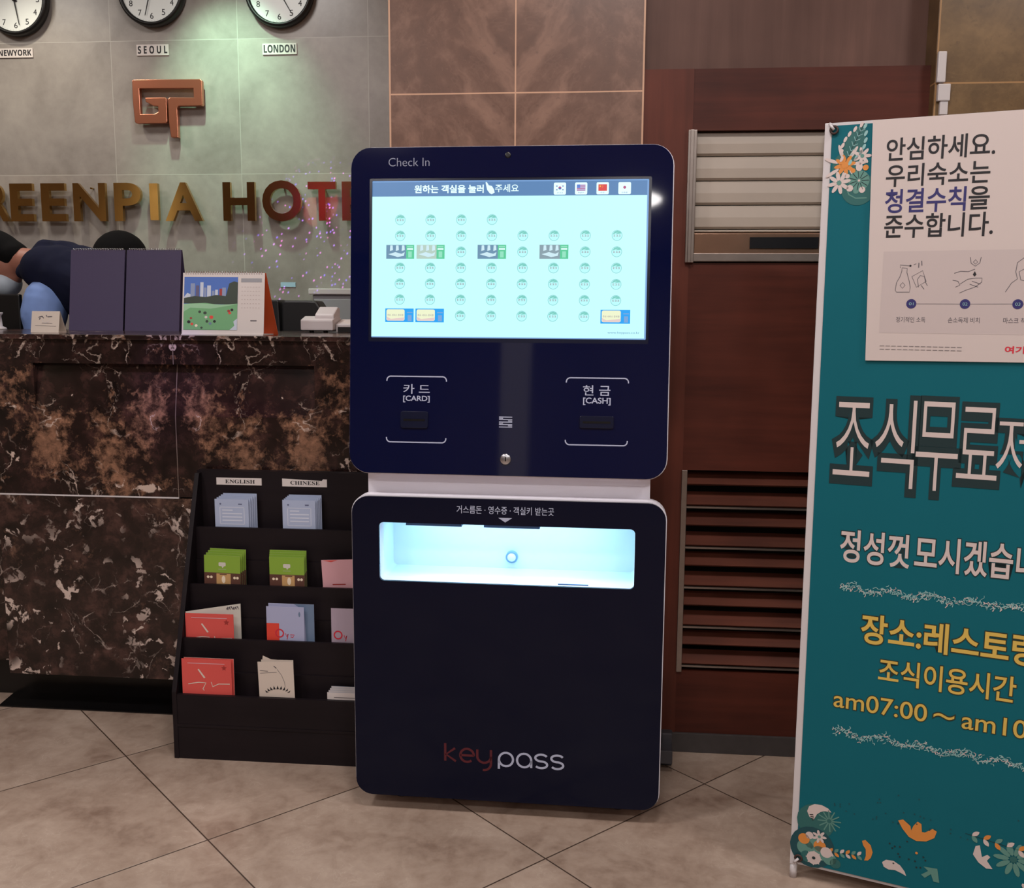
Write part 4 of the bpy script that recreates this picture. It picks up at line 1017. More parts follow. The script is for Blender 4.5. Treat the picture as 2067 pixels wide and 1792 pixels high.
for k in range(5):
    lab = 'frontmost pale blue leaflet in the stack under the CHINESE label' if k == 0 else 'pale blue leaflet tucked behind the front one in the CHINESE stack'
    leaflet('leaflet', lab, -0.960 + .0032 * k, -0.858 + .0032 * k, 0.746 + 0.0030 * k, 3, 0.002 + k * 0.006, 'leaf_blue', a_card if k == 0 else None, G1 if k == 0 else 'leaflets behind the front one under CHINESE', 'leaf_edge')
for k in range(4):
    lab = 'frontmost green leaflet in the pile straight under the ENGLISH leaflets' if k == 0 else 'green leaflet behind the front one under the ENGLISH leaflets'
    leaflet('leaflet', lab, -1.190 + .003 * k, -1.078 + .003 * k, 0.583 + 0.005 * k, 2, 0.003 + k * 0.008, 'leaf_green', a_green, 'green leaflets in the second tier' if k == 0 else 'green leaflets behind the front one, first pile', 'leaf_green_edge', roll=0.02)
for k in range(4):
    lab = 'frontmost green leaflet in the pile beside the pink leaflet' if k == 0 else 'green leaflet behind the front one beside the pink leaflet'
    leaflet('leaflet', lab, -0.985 - .002 * k, -0.878 - .000 * k, 0.584 + 0.005 * k, 2, 0.003 + k * 0.008, 'leaf_green', a_green, 'green leaflets in the second tier' if k == 0 else 'green leaflets behind the front one, second pile', 'leaf_green_edge')
def a_pink(m, x0, x1, z0, z1, y):
    m.poly([(x0 + .004, z1 - .001), (x0 + .05, z1 - .001), (x0 + .03, z1 - .007)], y, 'leaf_red'); m.rect(x0 + .03, x0 + .07, z0 + .006, z0 + .009, y, 'leaf_red_dark')
leaflet('leaflet', 'plain pink leaflet beside the kiosk edge in the second tier', -0.818, -0.718, 0.580, 2, 0.006, 'leaf_pink', a_pink, roll=-0.05)
# open red booklet
o = empty('booklet', (-1.1515, RY + TIERS[1][0] + 0.0125, TIERS[1][1] - 0.0915), 'half open red booklet showing a white page in the third tier', 'booklet', (0, 0, 0))
m = MB(); Hh = 0.421 - TIERS[1][1] + 0.0915
m.box(-0.074, 0.074, 0.002, 0.0032, 0, Hh, 'leaf_red'); a_red(m, -0.074, 0.074, 0.0915, Hh, 0.0014)
m.build('front_cover', o)
m = MB(); m.mesh([(-0.074, 0.006, 0), (0.087, 0.028, 0), (0.087, 0.028, Hh + 0.026), (-0.074, 0.006, Hh + 0.003), (-0.074, 0.0072, 0), (0.087, 0.0292, 0), (0.087, 0.0292, Hh + 0.026), (-0.074, 0.0072, Hh + 0.003)], [(0, 1, 2, 3), (7, 6, 5, 4), (0, 4, 5, 1), (1, 5, 6, 2), (2, 6, 7, 3), (3, 7, 4, 0)], 'leaf_page')
for k in range(6): m.face([(0.045 + k * .006, 0.0212 + k * .0009, Hh + .010 + (k % 3) * .004), (0.052 + k * .006, 0.0220 + k * .0009, Hh + .008), (0.050 + k * .006, 0.0218 + k * .0009, Hh + .018)], 'ink_soft')
tag(m.build('inner_page', o), 'white inner page')
def a_slate(m, x0, x1, z0, z1, y): m.poly([(x1 - .06, z1), (x1, z1), (x1, 0), (x1 - .02, 0), (x1 - .03, z1 - .02)], y, 'leaf_slate')
leaflet('leaflet', 'lilac leaflet with red corner block and red O lettering in the third tier', -0.977, -0.863, 0.450, 1, 0.003, 'leaf_lilac', a_one)
leaflet('leaflet', 'lilac leaflet half hidden behind the one with the red corner block', -0.974, -0.836, 0.456, 1, 0.014, 'leaf_lilac', a_slate)
leaflet('leaflet', 'mauve leaflet with red O lettering cut off by the kiosk in the third tier', -0.782, -0.672, 0.450, 1, 0.005, 'leaf_mauve', lambda m, a, b, c_, d, e: a_one(m, a, b, c_, d, e, False))
leaflet('booklet', 'red booklet with white brush strokes in the lowest tier', -1.215, -1.065, 0.303, 0, 0.003, 'leaf_red', a_red)
leaflet('booklet', 'red booklet behind another red booklet in the lowest tier', -1.211, -1.060, 0.304, 0, 0.010, 'leaf_red', None, None, 'leaf_page')
leaflet('leaflet', 'cream leaflet with black plant drawing in the lowest tier', -0.980, -0.874, 0.303, 0, 0.003, 'leaf_cream', a_cream, roll=-0.03)
leaflet('leaflet', 'cream leaflet with lifted corner behind the plant drawing', -0.974, -0.878, 0.306, 0, 0.012, 'leaf_cream', lambda m, a, b, c_, d, e: m.poly([(a + .004, d), (a + .006, d + .013), (a + .03, d + .002), (a + .06, d)], e, 'leaf_cream'), roll=-0.02)
for k in range(4):
    leaflet('leaflet', 'white low leaflet in front of its pile beside the kiosk in the lowest tier' if k == 0 else 'white low leaflet behind the front one in the lowest tier pile', -0.780 + .002 * k, -0.655 + .002 * k, 0.218 + 0.003 * k, 0, 0.003 + k * 0.008, 'white_paper', (lambda m, a, b, c_, d, e: m.rect(a + .02, b - .04, d - .016, d - .014, e, 'grey_line')) if k == 0 else None, 'white leaflets in the lowest tier' if k == 0 else 'white leaflets behind the front one', 'leaf_edge')

# ================================================================== KIOSK
KA = -0.01719
t = empty('check_in_kiosk', (-0.63107, 2.42119, 0), 'tall black and white self check in kiosk with a bright screen', 'kiosk', (0, 0, KA))
TILT = rad(4.9)
up = MB().prism(rrect(-0.0085, 0.7935, 0.008, 0.8255, 0.052), 0.008, 0.05, 'kiosk_white').build('upper_housing', t, 0.0015, loc=(0, 0, 0.9), rot=(-TILT, 0, 0))
tag(up, 'white shell of the upper front')
U = 0.004
gl = MB().prism_hole(rrect(-0.0058, 0.7908, 0.0107, 0.8228, 0.0495), rrect(0.041, 0.740, 0.342, 0.747, 0.004), 0.0, 0.0085, 'glass_navy_bloom').build('glass_front', up)
tag(gl, 'glossy near black glass front')
MB().prism_hole(rrect(0.041, 0.740, 0.342, 0.747, 0.004), rrect(0.0475, 0.7335, 0.3525, 0.741, 0.002), 0.001, 0.0085, 'slot_edge').build('bezel', up)
s = MB(); E_ = 0.003
SX0, SX1, SZ0, SZ1 = 0.0475, 0.7335, 0.3525, 0.741
s.rect(SX0, SX1, SZ0, SZ1, E_ + .002, 'scr_bg')
s.rect(SX0, SX1, 0.703, SZ1, E_ + .0016, 'scr_bar')
s.rect(SX0, SX1, SZ1 - .003, SZ1, E_ + .0012, 'scr_edge'); s.rect(SX1 - .004, SX1, SZ0, SZ1, E_ + .0012, 'scr_edge'); s.rect(SX0, SX1, SZ0, SZ0 + .003, E_ + .0012, 'scr_edge')
s.text('원하는 객실을 눌러', 0.155, 0.328, 0.711, 0.730, E_ + .001, 'scr_white', 0.03)
s.text('주세요', 0.357, 0.415, 0.712, 0.731, E_ + .001, 'scr_white', 0.012)
s.poly([(0.333, .736), (0.336, .737), (0.341, .729), (0.349, .727), (0.354, .719), (0.356, .711), (0.349, .707), (0.344, .709), (0.337, .718)], E_ + .0008, 'scr_white')
FL = [(0.502, 0.532), (0.554, 0.584), (0.6065, 0.6365), (0.6595, 0.690)]
for i, (a, b) in enumerate(FL):
    s.poly(rrect(a, b, 0.705, 0.734, 0.003, 3), E_ + .001, 'scr_white')
    m_ = (a + b) / 2; y_ = E_ + .0006
    if i == 0:
        s.disc(m_, .721, .0038, y_, 'scr_ink', 14); s.poly([(m_ + .0038 * math.cos(q), .721 + .0038 * math.sin(q)) for q in [PI * k / 8 for k in range(9)]], y_ - .0002, 'scr_flagred')
        for dx, dz in ((-1, 1), (1, 1), (-1, -1), (1, -1)): s.poly([(m_ + dx * .0075 - .002, .721 + dz * .0045 - .0012), (m_ + dx * .0075 + .002, .721 + dz * .0045 - .0012), (m_ + dx * .0075 + .002, .721 + dz * .0045 + .0012), (m_ + dx * .0075 - .002, .721 + dz * .0045 + .0012)], y_, 'scr_ink')
        s.text('한국어', m_ - .007, m_ + .007, .7075, .7110, y_, 'scr_ink')
    if i == 1:
        s.rect(a + .0045, b - .0045, .7135, .729, y_, 'scr_stripe')
        for k in range(4): s.rect(a + .0045, b - .0045, .7147 + k * .004, .7159 + k * .004, y_ - .0001, 'scr_flagred')
        s.rect(a + .0045, a + .0125, .7205, .729, y_ - .0002, 'scr_flagblue')
        s.text('English', m_ - .007, m_ + .007, .7075, .7110, y_, 'scr_ink')
    if i == 2:
        s.rect(a + .0045, b - .0045, .7135, .729, y_, 'scr_red')
        s.poly([(a + .009 + r * math.sin(k * PI / 5), .7245 + r * math.cos(k * PI / 5)) for k, r in enumerate([.003, .0012] * 5)], y_ - .0002, 'scr_star')
        for dx, dz in ((.0065, .003), (.0078, .001), (.0078, -.0012), (.0065, -.003)): s.disc(a + .0075 + dx, .7245 + dz, .0006, y_ - .0002, 'scr_star', 6)
        s.text('中文', m_ - .005, m_ + .005, .7075, .7110, y_, 'scr_ink')
    if i == 3:
        s.disc(m_, .7215, .0036, y_, 'scr_flagred', 14)
        s.text('日本語', m_ - .007, m_ + .007, .7075, .7110, y_, 'scr_ink')
COLX = [0.1193 + .07705 * k for k in range(8)]; ROWZ = [0.6452 - .0395 * k for k in range(7)]
def room_icon(x, z):
    y_ = E_ + .0014
    s.disc(x, z, .0128, y_, 'scr_fill', 24); s.ring(x, z, .0117, .0130, y_ - .0002, 'scr_ring', 28)
    s.poly([(x - .0105, z + .003), (x + .0105, z + .0045), (x + .0075, z + .0092), (x + .001, z + .0115), (x - .006, z + .0095)], y_ - .0002, 'scr_teal')
    s.poly([(x - .0105, z + .0022), (x - .003, z + .0035), (x + .003, z + .0075), (x - .003, z + .0055)], y_ - .0004, 'scr_fill')
    for k, dx in enumerate((-.0064, 0, .0062)):
        s.ribbon([(x + dx - .0022, z + .0012), (x + dx + .0022, z + .0012)], .0010, y_ - .0004, 'scr_text')
        s.ribbon([(x + dx, z + .0014), (x + dx + (.001 if k else -.001), z - .0018)], .0012, y_ - .0004, 'scr_text'); s.ribbon([(x + dx - .002, z - .002), (x + dx + .0022, z - .002)], .0010, y_ - .0004, 'scr_text')
PH = {(2, 0): 'scr_photo', (2, 1): 'scr_photo2', (2, 3): 'scr_photo', (2, 5): 'scr_photo3'}
YL = {(6, 0), (6, 1), (6, 7)}
for r_ in range(7):
    for c_ in range(8):
        if r_ == 0 and c_ > 3: continue
        x, z = COLX[c_], ROWZ[r_]; y_ = E_ + .0012
        if (r_, c_) in PH:
            m_ = PH[(r_, c_)]
            s.rect(x - .0352, x + .0155, z - .0172, z + .017, y_, m_); s.rect(x + .0155, x + .036, z - .0172, z + .017, y_, 'scr_green')
            for k in range(3): s.poly([(x - .026 + k * .015, z + .002), (x - .018 + k * .015, z + .004), (x - .019 + k * .015, z + .016), (x - .025 + k * .015, z + .016)], y_ - .0002, 'scr_bed')
            s.poly([(x - .03, z - .006), (x - .012, z - .001), (x + .004, z - .005), (x + .012, z - .001), (x + .010, z - .010), (x - .006, z - .013)], y_ - .0004, 'scr_bed')
            s.rect(x + .018, x + .033, z + .011, z + .014, y_ - .0002, 'scr_green2'); s.rect(x + .018, x + .033, z + .005, z + .0085, y_ - .0002, 'scr_white'); s.rect(x + .021, x + .030, z - .014, z + .001, y_ - .0002, 'scr_green2')
        elif (r_, c_) in YL:
            s.rect(x - .0365, x + .036, z - .017, z + .017, y_, 'scr_blue')
            s.poly(rrect(x - .0335, x + .013, z - .0135, z + .015, .004, 3), y_ - .0002, 'scr_yel')
            s.poly([(x - .0335, z - .003), (x - .022, z - .009), (x + .013, z - .005), (x + .011, z - .0130), (x - .031, z - .0130)], y_ - .0004, 'scr_pinkish')
            s.text('주요 서비스 준비중', x - .031, x + .010, z - .002, z + .003, y_ - .0006, 'scr_text', 0.01)
            s.rect(x + .019, x + .033, z + .006, z + .0085, y_ - .0002, 'scr_edge'); s.rect(x + .021, x + .031, z - .014, z + .001, y_ - .0002, 'scr_edge')
        else: room_icon(x, z)
s.text('www.keypass.co.kr', 0.640, 0.718, 0.3655, 0.372, E_ + .001, 'scr_ink')
tag(s.build('screen', up), 'bright cyan touch screen with a grid of room icons')
# printed marks on the upper glass
p = MB(); y_ = -0.0004
p.text('Check In', 0.089, 0.193, 0.776, 0.797, y_, 'kiosk_print_dim', -0.006)
def brackets(x0, x1, z0, z1):
    r = .010; w = .0030
    for sg, zz in ((1, z1), (-1, z0)):
        pts = [(x0, zz - sg * .012)] + [(x0 + r - r * math.cos(a), zz - sg * r + sg * r * math.sin(a)) for a in [PI / 2 * k / 5 for k in range(6)]]
        pts += [(x1 - r + r * math.sin(a), zz - sg * r + sg * r * math.cos(a)) for a in [PI / 2 * k / 5 for k in range(6)]] + [(x1, zz - sg * .012)]
        p.ribbon(pts, w, y_, 'kiosk_print')
brackets(0.0895, 0.2415, 0.090, 0.2555); brackets(0.5415, 0.694, 0.092, 0.2575)
p.text('카 드', 0.132, 0.199, 0.212, 0.236, y_, 'kiosk_print', 0.008); p.text('[CARD]', 0.132, 0.199, 0.1905, 0.207, y_, 'kiosk_print', 0.02)
p.text('현 금', 0.583, 0.650, 0.2145, 0.2395, y_, 'kiosk_print', 0.008); p.text('[CASH]', 0.584, 0.651, 0.191, 0.209, y_, 'kiosk_print', 0.02)
for k in range(5):
    zz = 0.1575 - k * .0062
    p.rect(0.3755, 0.4085, zz - .0011, zz + .0011, y_, 'kiosk_print')
for k in range(4):
    zz = 0.1575 - (k + .5) * .0062
    p.rect(0.3755, 0.3855, zz - .001, zz + .001, y_, 'kiosk_print') if k % 2 == 0 else p.rect(0.398, 0.4085, zz - .001, zz + .001, y_, 'kiosk_print')
p.build('printed_lettering', up)
MB().lathe_y(0.388, 0.801, [(0.0, 0.0), (0.0, -0.0012), (0.0045, -0.0012), (0.0072, -0.001), (0.0078, 0.0)], 'slot_black', 24).build('camera_lens', up)
c = MB(); c.prism(rrect(0.126, 0.196, 0.126, 0.168, .006), -0.004, 0.0, 'slot_edge'); c.rect(0.134, 0.188, 0.144, 0.149, -0.0046, 'slot_black'); c.build('card_slot', up, 0.0008)
c = MB(); c.prism(rrect(0.576, 0.660, 0.134, 0.164, .005), -0.004, 0.0, 'slot_edge'); c.rect(0.584, 0.652, 0.146, 0.151, -0.0046, 'slot_black'); c.build('cash_slot', up, 0.0008)
lk = MB().lathe_y(0.393, 0.0525, [(0, -0.004), (0.011, -0.004), (0.0135, -0.0028), (0.014, 0.0)], 'silver', 28).build('round_lock', up)
MB().rect(0.3915, 0.3945, 0.047, 0.058, -0.0044, 'slot_black').build('key_slit', lk)
# body between and behind the fronts
MB().box(0.030, 0.754, 0.050, 0.30, 0.05, 0.0 + 0.60, 'kiosk_white').box(0.030, 0.754, 0.19, 0.30, 0.60, 0.80, 'kiosk_white').box(0.030, 0.754, 0.050, 0.30, 0.80, 0.93, 'kiosk_white').box(0.030, 0.754, 0.135, 0.30, 0.93, 1.68, 'kiosk_white').build('body', t)
# lower front
lo = MB().prism_hole(rrect(-0.004, 0.796, 0.042, 0.853, 0.046), rrect(0.069, 0.7185, 0.630, 0.7835, 0.012), 0.008, 0.05, 'kiosk_white').build('lower_housing', t, 0.0)
tag(lo, 'white shell of the lower front')
tag(MB().prism_hole(rrect(-0.0013, 0.7933, 0.0447, 0.850, 0.0435), rrect(0.069, 0.7185, 0.630, 0.7835, 0.012), 0.0, 0.0085, 'glass_low').build('glass_front', lo), 'glossy black glass front')
r = MB(); ph = rrect(0.067, 0.7205, 0.628, 0.7855, 0.012); n = len(ph)
for i in range(n):
    a, b = ph[i], ph[(i + 1) % n]
    r.face([(a[0], 0.03, a[1]), (a[0], 0.17, a[1]), (b[0], 0.17, b[1]), (b[0], 0.03, b[1])], 'tray_white')
r.face([(q[0], 0.17, q[1]) for q in ph], 'tray_white')
tr_ = r.build('tray_recess', t); tag(tr_, 'lit white pick up tray')
MB().box(0.134, 0.279, 0.022, 0.06, 0.772, 0.784, 'tray_blue').build('dispenser_slot', tr_, 0.001)
MB().box(0.336, 0.479, 0.022, 0.06, 0.772, 0.784, 'tray_blue').build('dispenser_slot', tr_, 0.001)
MB().box(0.10, 0.69, 0.10, 0.13, 0.779, 0.784, 'led').build('led_strip', tr_)
kn = MB().lathe_y(0.393, 0.661, [(0.0165, 0.170), (0.0165, 0.160), (0.0145, 0.156), (0.0115, 0.158)], 'knob_ring', 28).lathe_y(0.393, 0.661, [(0.0115, 0.158), (0.009, 0.153), (0.0, 0.151)], 'tray_white', 28).build('knob', tr_); tag(kn, 'round button with a blue grey ring')
MB().box(0.527, 0.604, 0.018, 0.022, 0.6305, 0.6325, 'tray_blue').build('coin_stop', tr_)
p = MB(); y_ = -0.0004
p.text('거스름돈 · 영수증 · 객실키 받는곳', 0.270, 0.516, 0.8125, 0.8325, y_, 'kiosk_print', 0.006)
p.poly([(0.376, 0.8035), (0.411, 0.8035), (0.3935, 0.792)], y_, 'kiosk_print')
def arc(cx_, cz_, r_, a0, a1, n=18): return [(cx_ + r_ * math.cos(rad(a0 + (a1 - a0) * k / n)), cz_ + r_ * math.sin(rad(a0 + (a1 - a0) * k / n))) for k in range(n + 1)]
def logo(x, z, h, w, mat, word, adv):
    r_ = h / 2
    for ch in word:
        if ch == 'p': p.ribbon([(x, z - h * .22), (x, z + r_)] + arc(x + r_, z + r_, r_, 180, -170), w, y_, mat); x += h + adv
        elif ch == 'a': p.ribbon(arc(x + r_, z + r_, r_, -10, 350, 24), w, y_, mat); p.ribbon([(x + h, z + r_), (x + h, z - .001)], w, y_, mat); x += h + adv
        elif ch == 's':
            q = h / 4; W_ = h * .42
            pts = [(x + W_ + W_ * math.cos(rad(a)), z + 3 * q + q * math.sin(rad(a))) for a in range(25, 271, 15)] + [(x + W_ + W_ * math.cos(rad(a)), z + q + q * math.sin(rad(a))) for a in range(90, -156, -15)]
            p.ribbon(pts, w, y_, mat); x += 2 * W_ + adv
        elif ch == 'k': p.ribbon([(x, z), (x, z + h * 1.35)], w, y_, mat); p.ribbon([(x + h * .72, z + h), (x + .002, z + r_), (x + h * .78, z)], w, y_, mat); x += h * .85 + adv
        elif ch == 'e': p.ribbon([(x, z + r_), (x + h, z + r_)] + arc(x + r_, z + r_, r_, 0, 310), w, y_, mat); x += h + adv
        elif ch == 'y': p.ribbon([(x, z + h), (x, z + r_)] + arc(x + r_, z + r_, r_, 180, 360) + [(x + h, z + h)], w, y_, mat); p.ribbon([(x + h, z + r_), (x + h, z - .004)] + arc(x + r_, z - .002, r_, 0, -100), w, y_, mat); x += h + adv
logo(0.2385, 0.150, 0.036, 0.0062, 'kiosk_red', 'key', 0.009)
logo(0.380, 0.144, 0.037, 0.0058, 'kiosk_print', 'pass', 0.0105)
tag(p.build('printed_lettering', lo), 'printed Korean guide line, arrow and red and white keypass lettering')
for sx in (0.06, 0.835):
    MB().prism_x([(0.352, 0.0), (0.425, 0.0), (0.425, 0.03), (0.38, 0.10), (0.352, 0.10)], sx - 0.02, sx + 0.012, 'foot_grey').build('stabiliser_foot', t, 0.004)
MB().box(0.04, 0.845, 0.30, 0.375, 0.03, 0.07, 'foot_grey').build('foot_bar', t, 0.002)
for sx in (0.10, 0.69):
    MB().lathe_z(sx, 0.10, [(0, 0), (0.02, 0), (0.02, 0.012), (0.009, 0.014), (0.009, 0.055)], 'foot_grey', 16).build('levelling_foot', t)
la = area('tray_lamp', (0, 0, 0), (0, 0, -1), 0.5, 0.75, (166, 220, 255), 0.02)
la.parent = t; la.location = (0.394, 0.09, 0.778); la.rotation_euler = (0, 0, 0)

# ================================================================== BANNER
BA = -0.3511
t = empty('banner_stand', (0.4642, 2.2151, 0.0), 'tall teal breakfast banner tied in a slim white floor stand', 'banner', (0, 0, BA))
B0 = 0.0341; BW, BH = 0.60, 1.684
MB().box(-0.004, 0.0115, -0.004, 0.012, B0, B0 + BH, 'white_plastic').build('side_pole', t, 0.002)
MB().box(BW - 0.0115, BW + 0.004, -0.004, 0.012, B0, B0 + BH, 'white_plastic').build('side_pole', t, 0.002)
MB().box(0.0115, BW - 0.0115, 0.0, 0.008, B0 + BH - 0.006, B0 + BH, 'white_plastic').build('cross_bar', t)
MB().box(0.0115, BW - 0.0115, 0.0, 0.008, B0 + 0.002, B0 + 0.008, 'white_plastic').build('cross_bar', t)
for x in (0.004, BW - 0.004):
    ft = MB().tube([(x, 0.004, 0.0), (x, 0.004, B0)], 0.0085, 'white_plastic', 14).build('foot', t)
    MB().tube([(x, 0.010, B0 + 1.1), (x, 0.38, 0.008)], 0.007, 'white_plastic', 10).build('rear_leg', t)
b = MB(); D = -0.0055
def fz(v): return v + B0
b.box(0.0115, BW - 0.0115, -0.005, -0.0042, fz(0.011), fz(1.677), 'teal')
y1, y2, y3, y4 = D, D - .0003, D - .0006, D - .0009
# headline
XS = [(0.047, 0.125), (0.131, 0.213), (0.2135, 0.297), (0.294, 0.372), (0.366, 0.452), (0.456, 0.545)]
ZS = [(0.932, 1.097), (0.913, 1.106), (0.913, 1.106), (0.944, 1.098), (0.940, 1.088), (0.935, 1.100)]
for ch, (a, c_), (z0, z1) in zip('조식무료제공', XS, ZS):
    b.text(ch, a, c_, fz(z0), fz(z1), y3, 'banner_white', -0.010, 'teal_deep', 0.060, ody=0.0004, dz=-0.004)
b.text('정성껏', 0.073, 0.214, fz(0.742), fz(0.813), y3, 'banner_white', 0.018, 'teal_deep', 0.045, ody=0.0004)
b.text('모시겠습니다.', 0.226, 0.520, fz(0.742), fz(0.815), y3, 'banner_white', 0.018, 'teal_deep', 0.045, ody=0.0004)
def yel(txt, x0, x1, z0, z1, bold=0.012): b.text(txt, x0, x1, fz(z0), fz(z1), y3, 'yellow', bold, 'outline_brown', bold + 0.030, ody=0.0004)
yel('장소:레스토랑', 0.127, 0.475, 0.563, 0.628, 0.022)
yel('조식이용시간', 0.167, 0.437, 0.478, 0.534, 0.014)
yel('am07:00', 0.076, 0.270, 0.404, 0.443, 0.006); yel('~', 0.283, 0.325, 0.417, 0.430, -0.006); yel('am10:00', 0.340, 0.534, 0.404, 0.443, 0.006)
# foamy wave rules
rnd = random.Random(3)
for zc in (0.683, 0.345):
    for k in range(280):
        x = 0.078 + 0.44 * k / 280; zz = zc + 0.005 * math.sin(k * .12) + rnd.gauss(0, .0045)
        a = rnd.uniform(0, PI); l_ = rnd.uniform(.002, .006)
        b.ribbon([(x - l_ * math.cos(a), fz(zz) - l_ * math.sin(a)), (x + .001, fz(zz) + .001), (x + l_ * math.cos(a + .8), fz(zz) + l_ * math.sin(a + .8))], rnd.uniform(.0008, .0024), y2 - .0002 * (k % 3), 'foam' if k % 3 else 'banner_white')
    for k in (60, 88): b.ring(0.078 + 0.44 * k / 150, fz(zc + .002), .008, .0092, y2, 'foam', 18)
def flower(x, z, r, n, mp, mc, y, rot=0.0, wide=.36, gap=.5):
    for k in range(n):
        a = rot + 2 * PI * k / n
        b.disc(x + r * gap * math.cos(a) * 1.15, fz(z) + r * gap * math.sin(a) * 1.15, r * .46, y, mp, 10, r * wide * .55, a)
    b.disc(x, fz(z), r * .22, y - .0003, mc, 10)
def leafp(x, z, l_, w_, a, y, mat, vein=None):
    n_ = 9; pts = []
    for k in range(n_ + 1): f = k / n_; pts.append((f * l_, w_ * math.sin(PI * f) ** .8))
    for k in range(n_ - 1, 0, -1): f = k / n_; pts.append((f * l_, -w_ * math.sin(PI * f) ** .8))
    ca, sa = math.cos(a), math.sin(a)
    b.poly([(x + u * ca - v * sa, fz(z) + u * sa + v * ca) for u, v in pts], y, mat)
    if vein: b.ribbon([(x, fz(z)), (x + l_ * ca, fz(z) + l_ * sa)], .0012, y - .0003, vein)
def sprig(x, z, l_, a, y, mats, n=5, s_=.012):
    ca, sa = math.cos(a), math.sin(a)
    b.ribbon([(x, fz(z)), (x + l_ * ca, fz(z) + l_ * sa)], .0012, y, 'teal_deep')
    for k in range(n):
        f = (k + .6) / n
        for sg in (1, -1): leafp(x + l_ * f * ca, z + l_ * f * sa, s_, s_ * .26, a + sg * .8, y - .0002, mats[(k + (sg > 0)) % len(mats)])
# upper left ornament
leafp(0.040, 1.598, 0.088, 0.018, 1.15, y1 - .0001, 'sage_dark', 'teal_deep')
for k in range(7):
    f = (k + .5) / 7
    for sg in (1, -1):
        w_ = .021 * math.sin(PI * min(.96, f + .05)) ** .8
        x = .040 + .09 * f * math.cos(1.15) - sg * w_ * math.sin(1.15); z = 1.598 + .09 * f * math.sin(1.15) + sg * w_ * math.cos(1.15)
        b.disc(x, fz(z), .0065, y3, 'foam' if sg < 0 else 'banner_white', 8, .0032, 1.15)
for k in range(6):
    f = .2 + .12 * k; bx_, bz_ = .040 + .088 * f * math.cos(1.15), 1.598 + .088 * f * math.sin(1.15)
    b.ribbon([(bx_, fz(bz_)), (bx_ + .010 * math.cos(1.9), fz(bz_) + .010 * math.sin(1.9))], .0012, y3, 'foam'); b.ribbon([(bx_, fz(bz_)), (bx_ + .010 * math.cos(.4), fz(bz_) + .010 * math.sin(.4))], .0012, y3, 'foam')
b.disc(0.045, fz(1.592), .030, y1, 'sage_dark', 20); b.disc(0.070, fz(1.545), .034, y1 - .0001, 'sage_dark', 22)
flower(0.075, 1.612, .018, 7, 'banner_white', 'sage', y3); flower(0.041, 1.595, .026, 8, 'orange', 'orange', y2, .2, .3, .35); flower(0.041, 1.595, .034, 7, 'banner_white', 'orange', y2 + .0001, .1, .2, .75)
b.disc(0.058, fz(1.583), .005, y3, 'orange', 10); b.disc(0.083, fz(1.588), .006, y3, 'orange', 10); b.disc(0.070, fz(1.590), .007, y3, 'banner_white', 10, .009)
b.disc(0.071, fz(1.562), .021, y2, 'sage', 22)
for k in range(11): a = 2 * PI * k / 11; b.ribbon([(0.071 + .005 * math.cos(a), fz(1.562) + .005 * math.sin(a)), (0.071 + .02 * math.cos(a), fz(1.562) + .02 * math.sin(a))], .0014, y3, 'teal_deep')
b.disc(0.071, fz(1.562), .0025, y4, 'banner_white', 8)
flower(0.031, 1.559, .022, 8, 'banner_white', 'sage', y3, .2, .34, .55)
for x, z, r_, m_ in ((.053, 1.547, .007, 'banner_white'), (.066, 1.541, .006, 'sage'), (.078, 1.543, .0065, 'banner_white'), (.047, 1.572, .005, 'banner_white')): b.disc(x, fz(z), r_, y3, m_, 12)
b.ribbon([(.047, fz(1.546)), (.052, fz(1.534)), (.066, fz(1.526)), (.088, fz(1.526))], .0024, y2, 'sage')
# bottom ornaments
b.disc(0.05, fz(0.12), .042, y1, 'sage_dark', 20); b.disc(0.045, fz(0.055), .05, y1 - .0001, 'teal_dark', 20)
fan = [(0.036, 0.128), (0.030, 0.141), (0.034, 0.154), (0.046, 0.162), (0.062, 0.163), (0.076, 0.158), (0.084, 0.150), (0.070, 0.150), (0.060, 0.146), (0.052, 0.138), (0.046, 0.124)]
b.poly([(x, fz(z)) for x, z in fan], y2, 'banner_white')
for k in range(4): b.ribbon([(0.036 + .002 * k, fz(.134 - .004 * k)), (0.044 + .001 * k, fz(.136 - .004 * k))], .0018, y3, 'ink')
for k in range(12):
    a = 2 * PI * k / 12 + .1; b.ribbon([(0.080 + .005 * math.cos(a), fz(.128) + .005 * math.sin(a)), (0.080 + .026 * math.cos(a), fz(.128) + .026 * math.sin(a))], .0028, y2, 'sage')
for x, z, r_, m_ in ((.026, .072, .013, 'orange'), (.038, .083, .009, 'banner_white'), (.044, .068, .017, 'sage'), (.030, .052, .019, 'sage'), (.062, .062, .014, 'orange'), (.077, .050, .013, 'banner_white'), (.062, .044, .018, 'sage'), (.085, .036, .015, 'sage'), (.050, .030, .016, 'banner_white'), (.098, .028, .012, 'sage_dark'), (.034, .030, .014, 'sage_dark')): b.disc(x, fz(z), r_, y2 - .0001 * int(x * 300 % 4), m_, 18)
flower(0.060, 0.085, .016, 7, 'banner_white', 'sage', y4); flower(0.050, 0.030, .018, 8, 'banner_white', 'teal_deep', y4, 0, .2)
sprig(0.075, 0.052, 0.075, .12, y2, ['banner_white', 'orange', 'sage'], 6, .014)
b.poly([(x, fz(z)) for x, z in ((.153, .098), (.160, .102), (.172, .092), (.177, .076), (.174, .062), (.168, .054), (.160, .052), (.163, .064), (.162, .080), (.156, .088))], y2, 'orange')
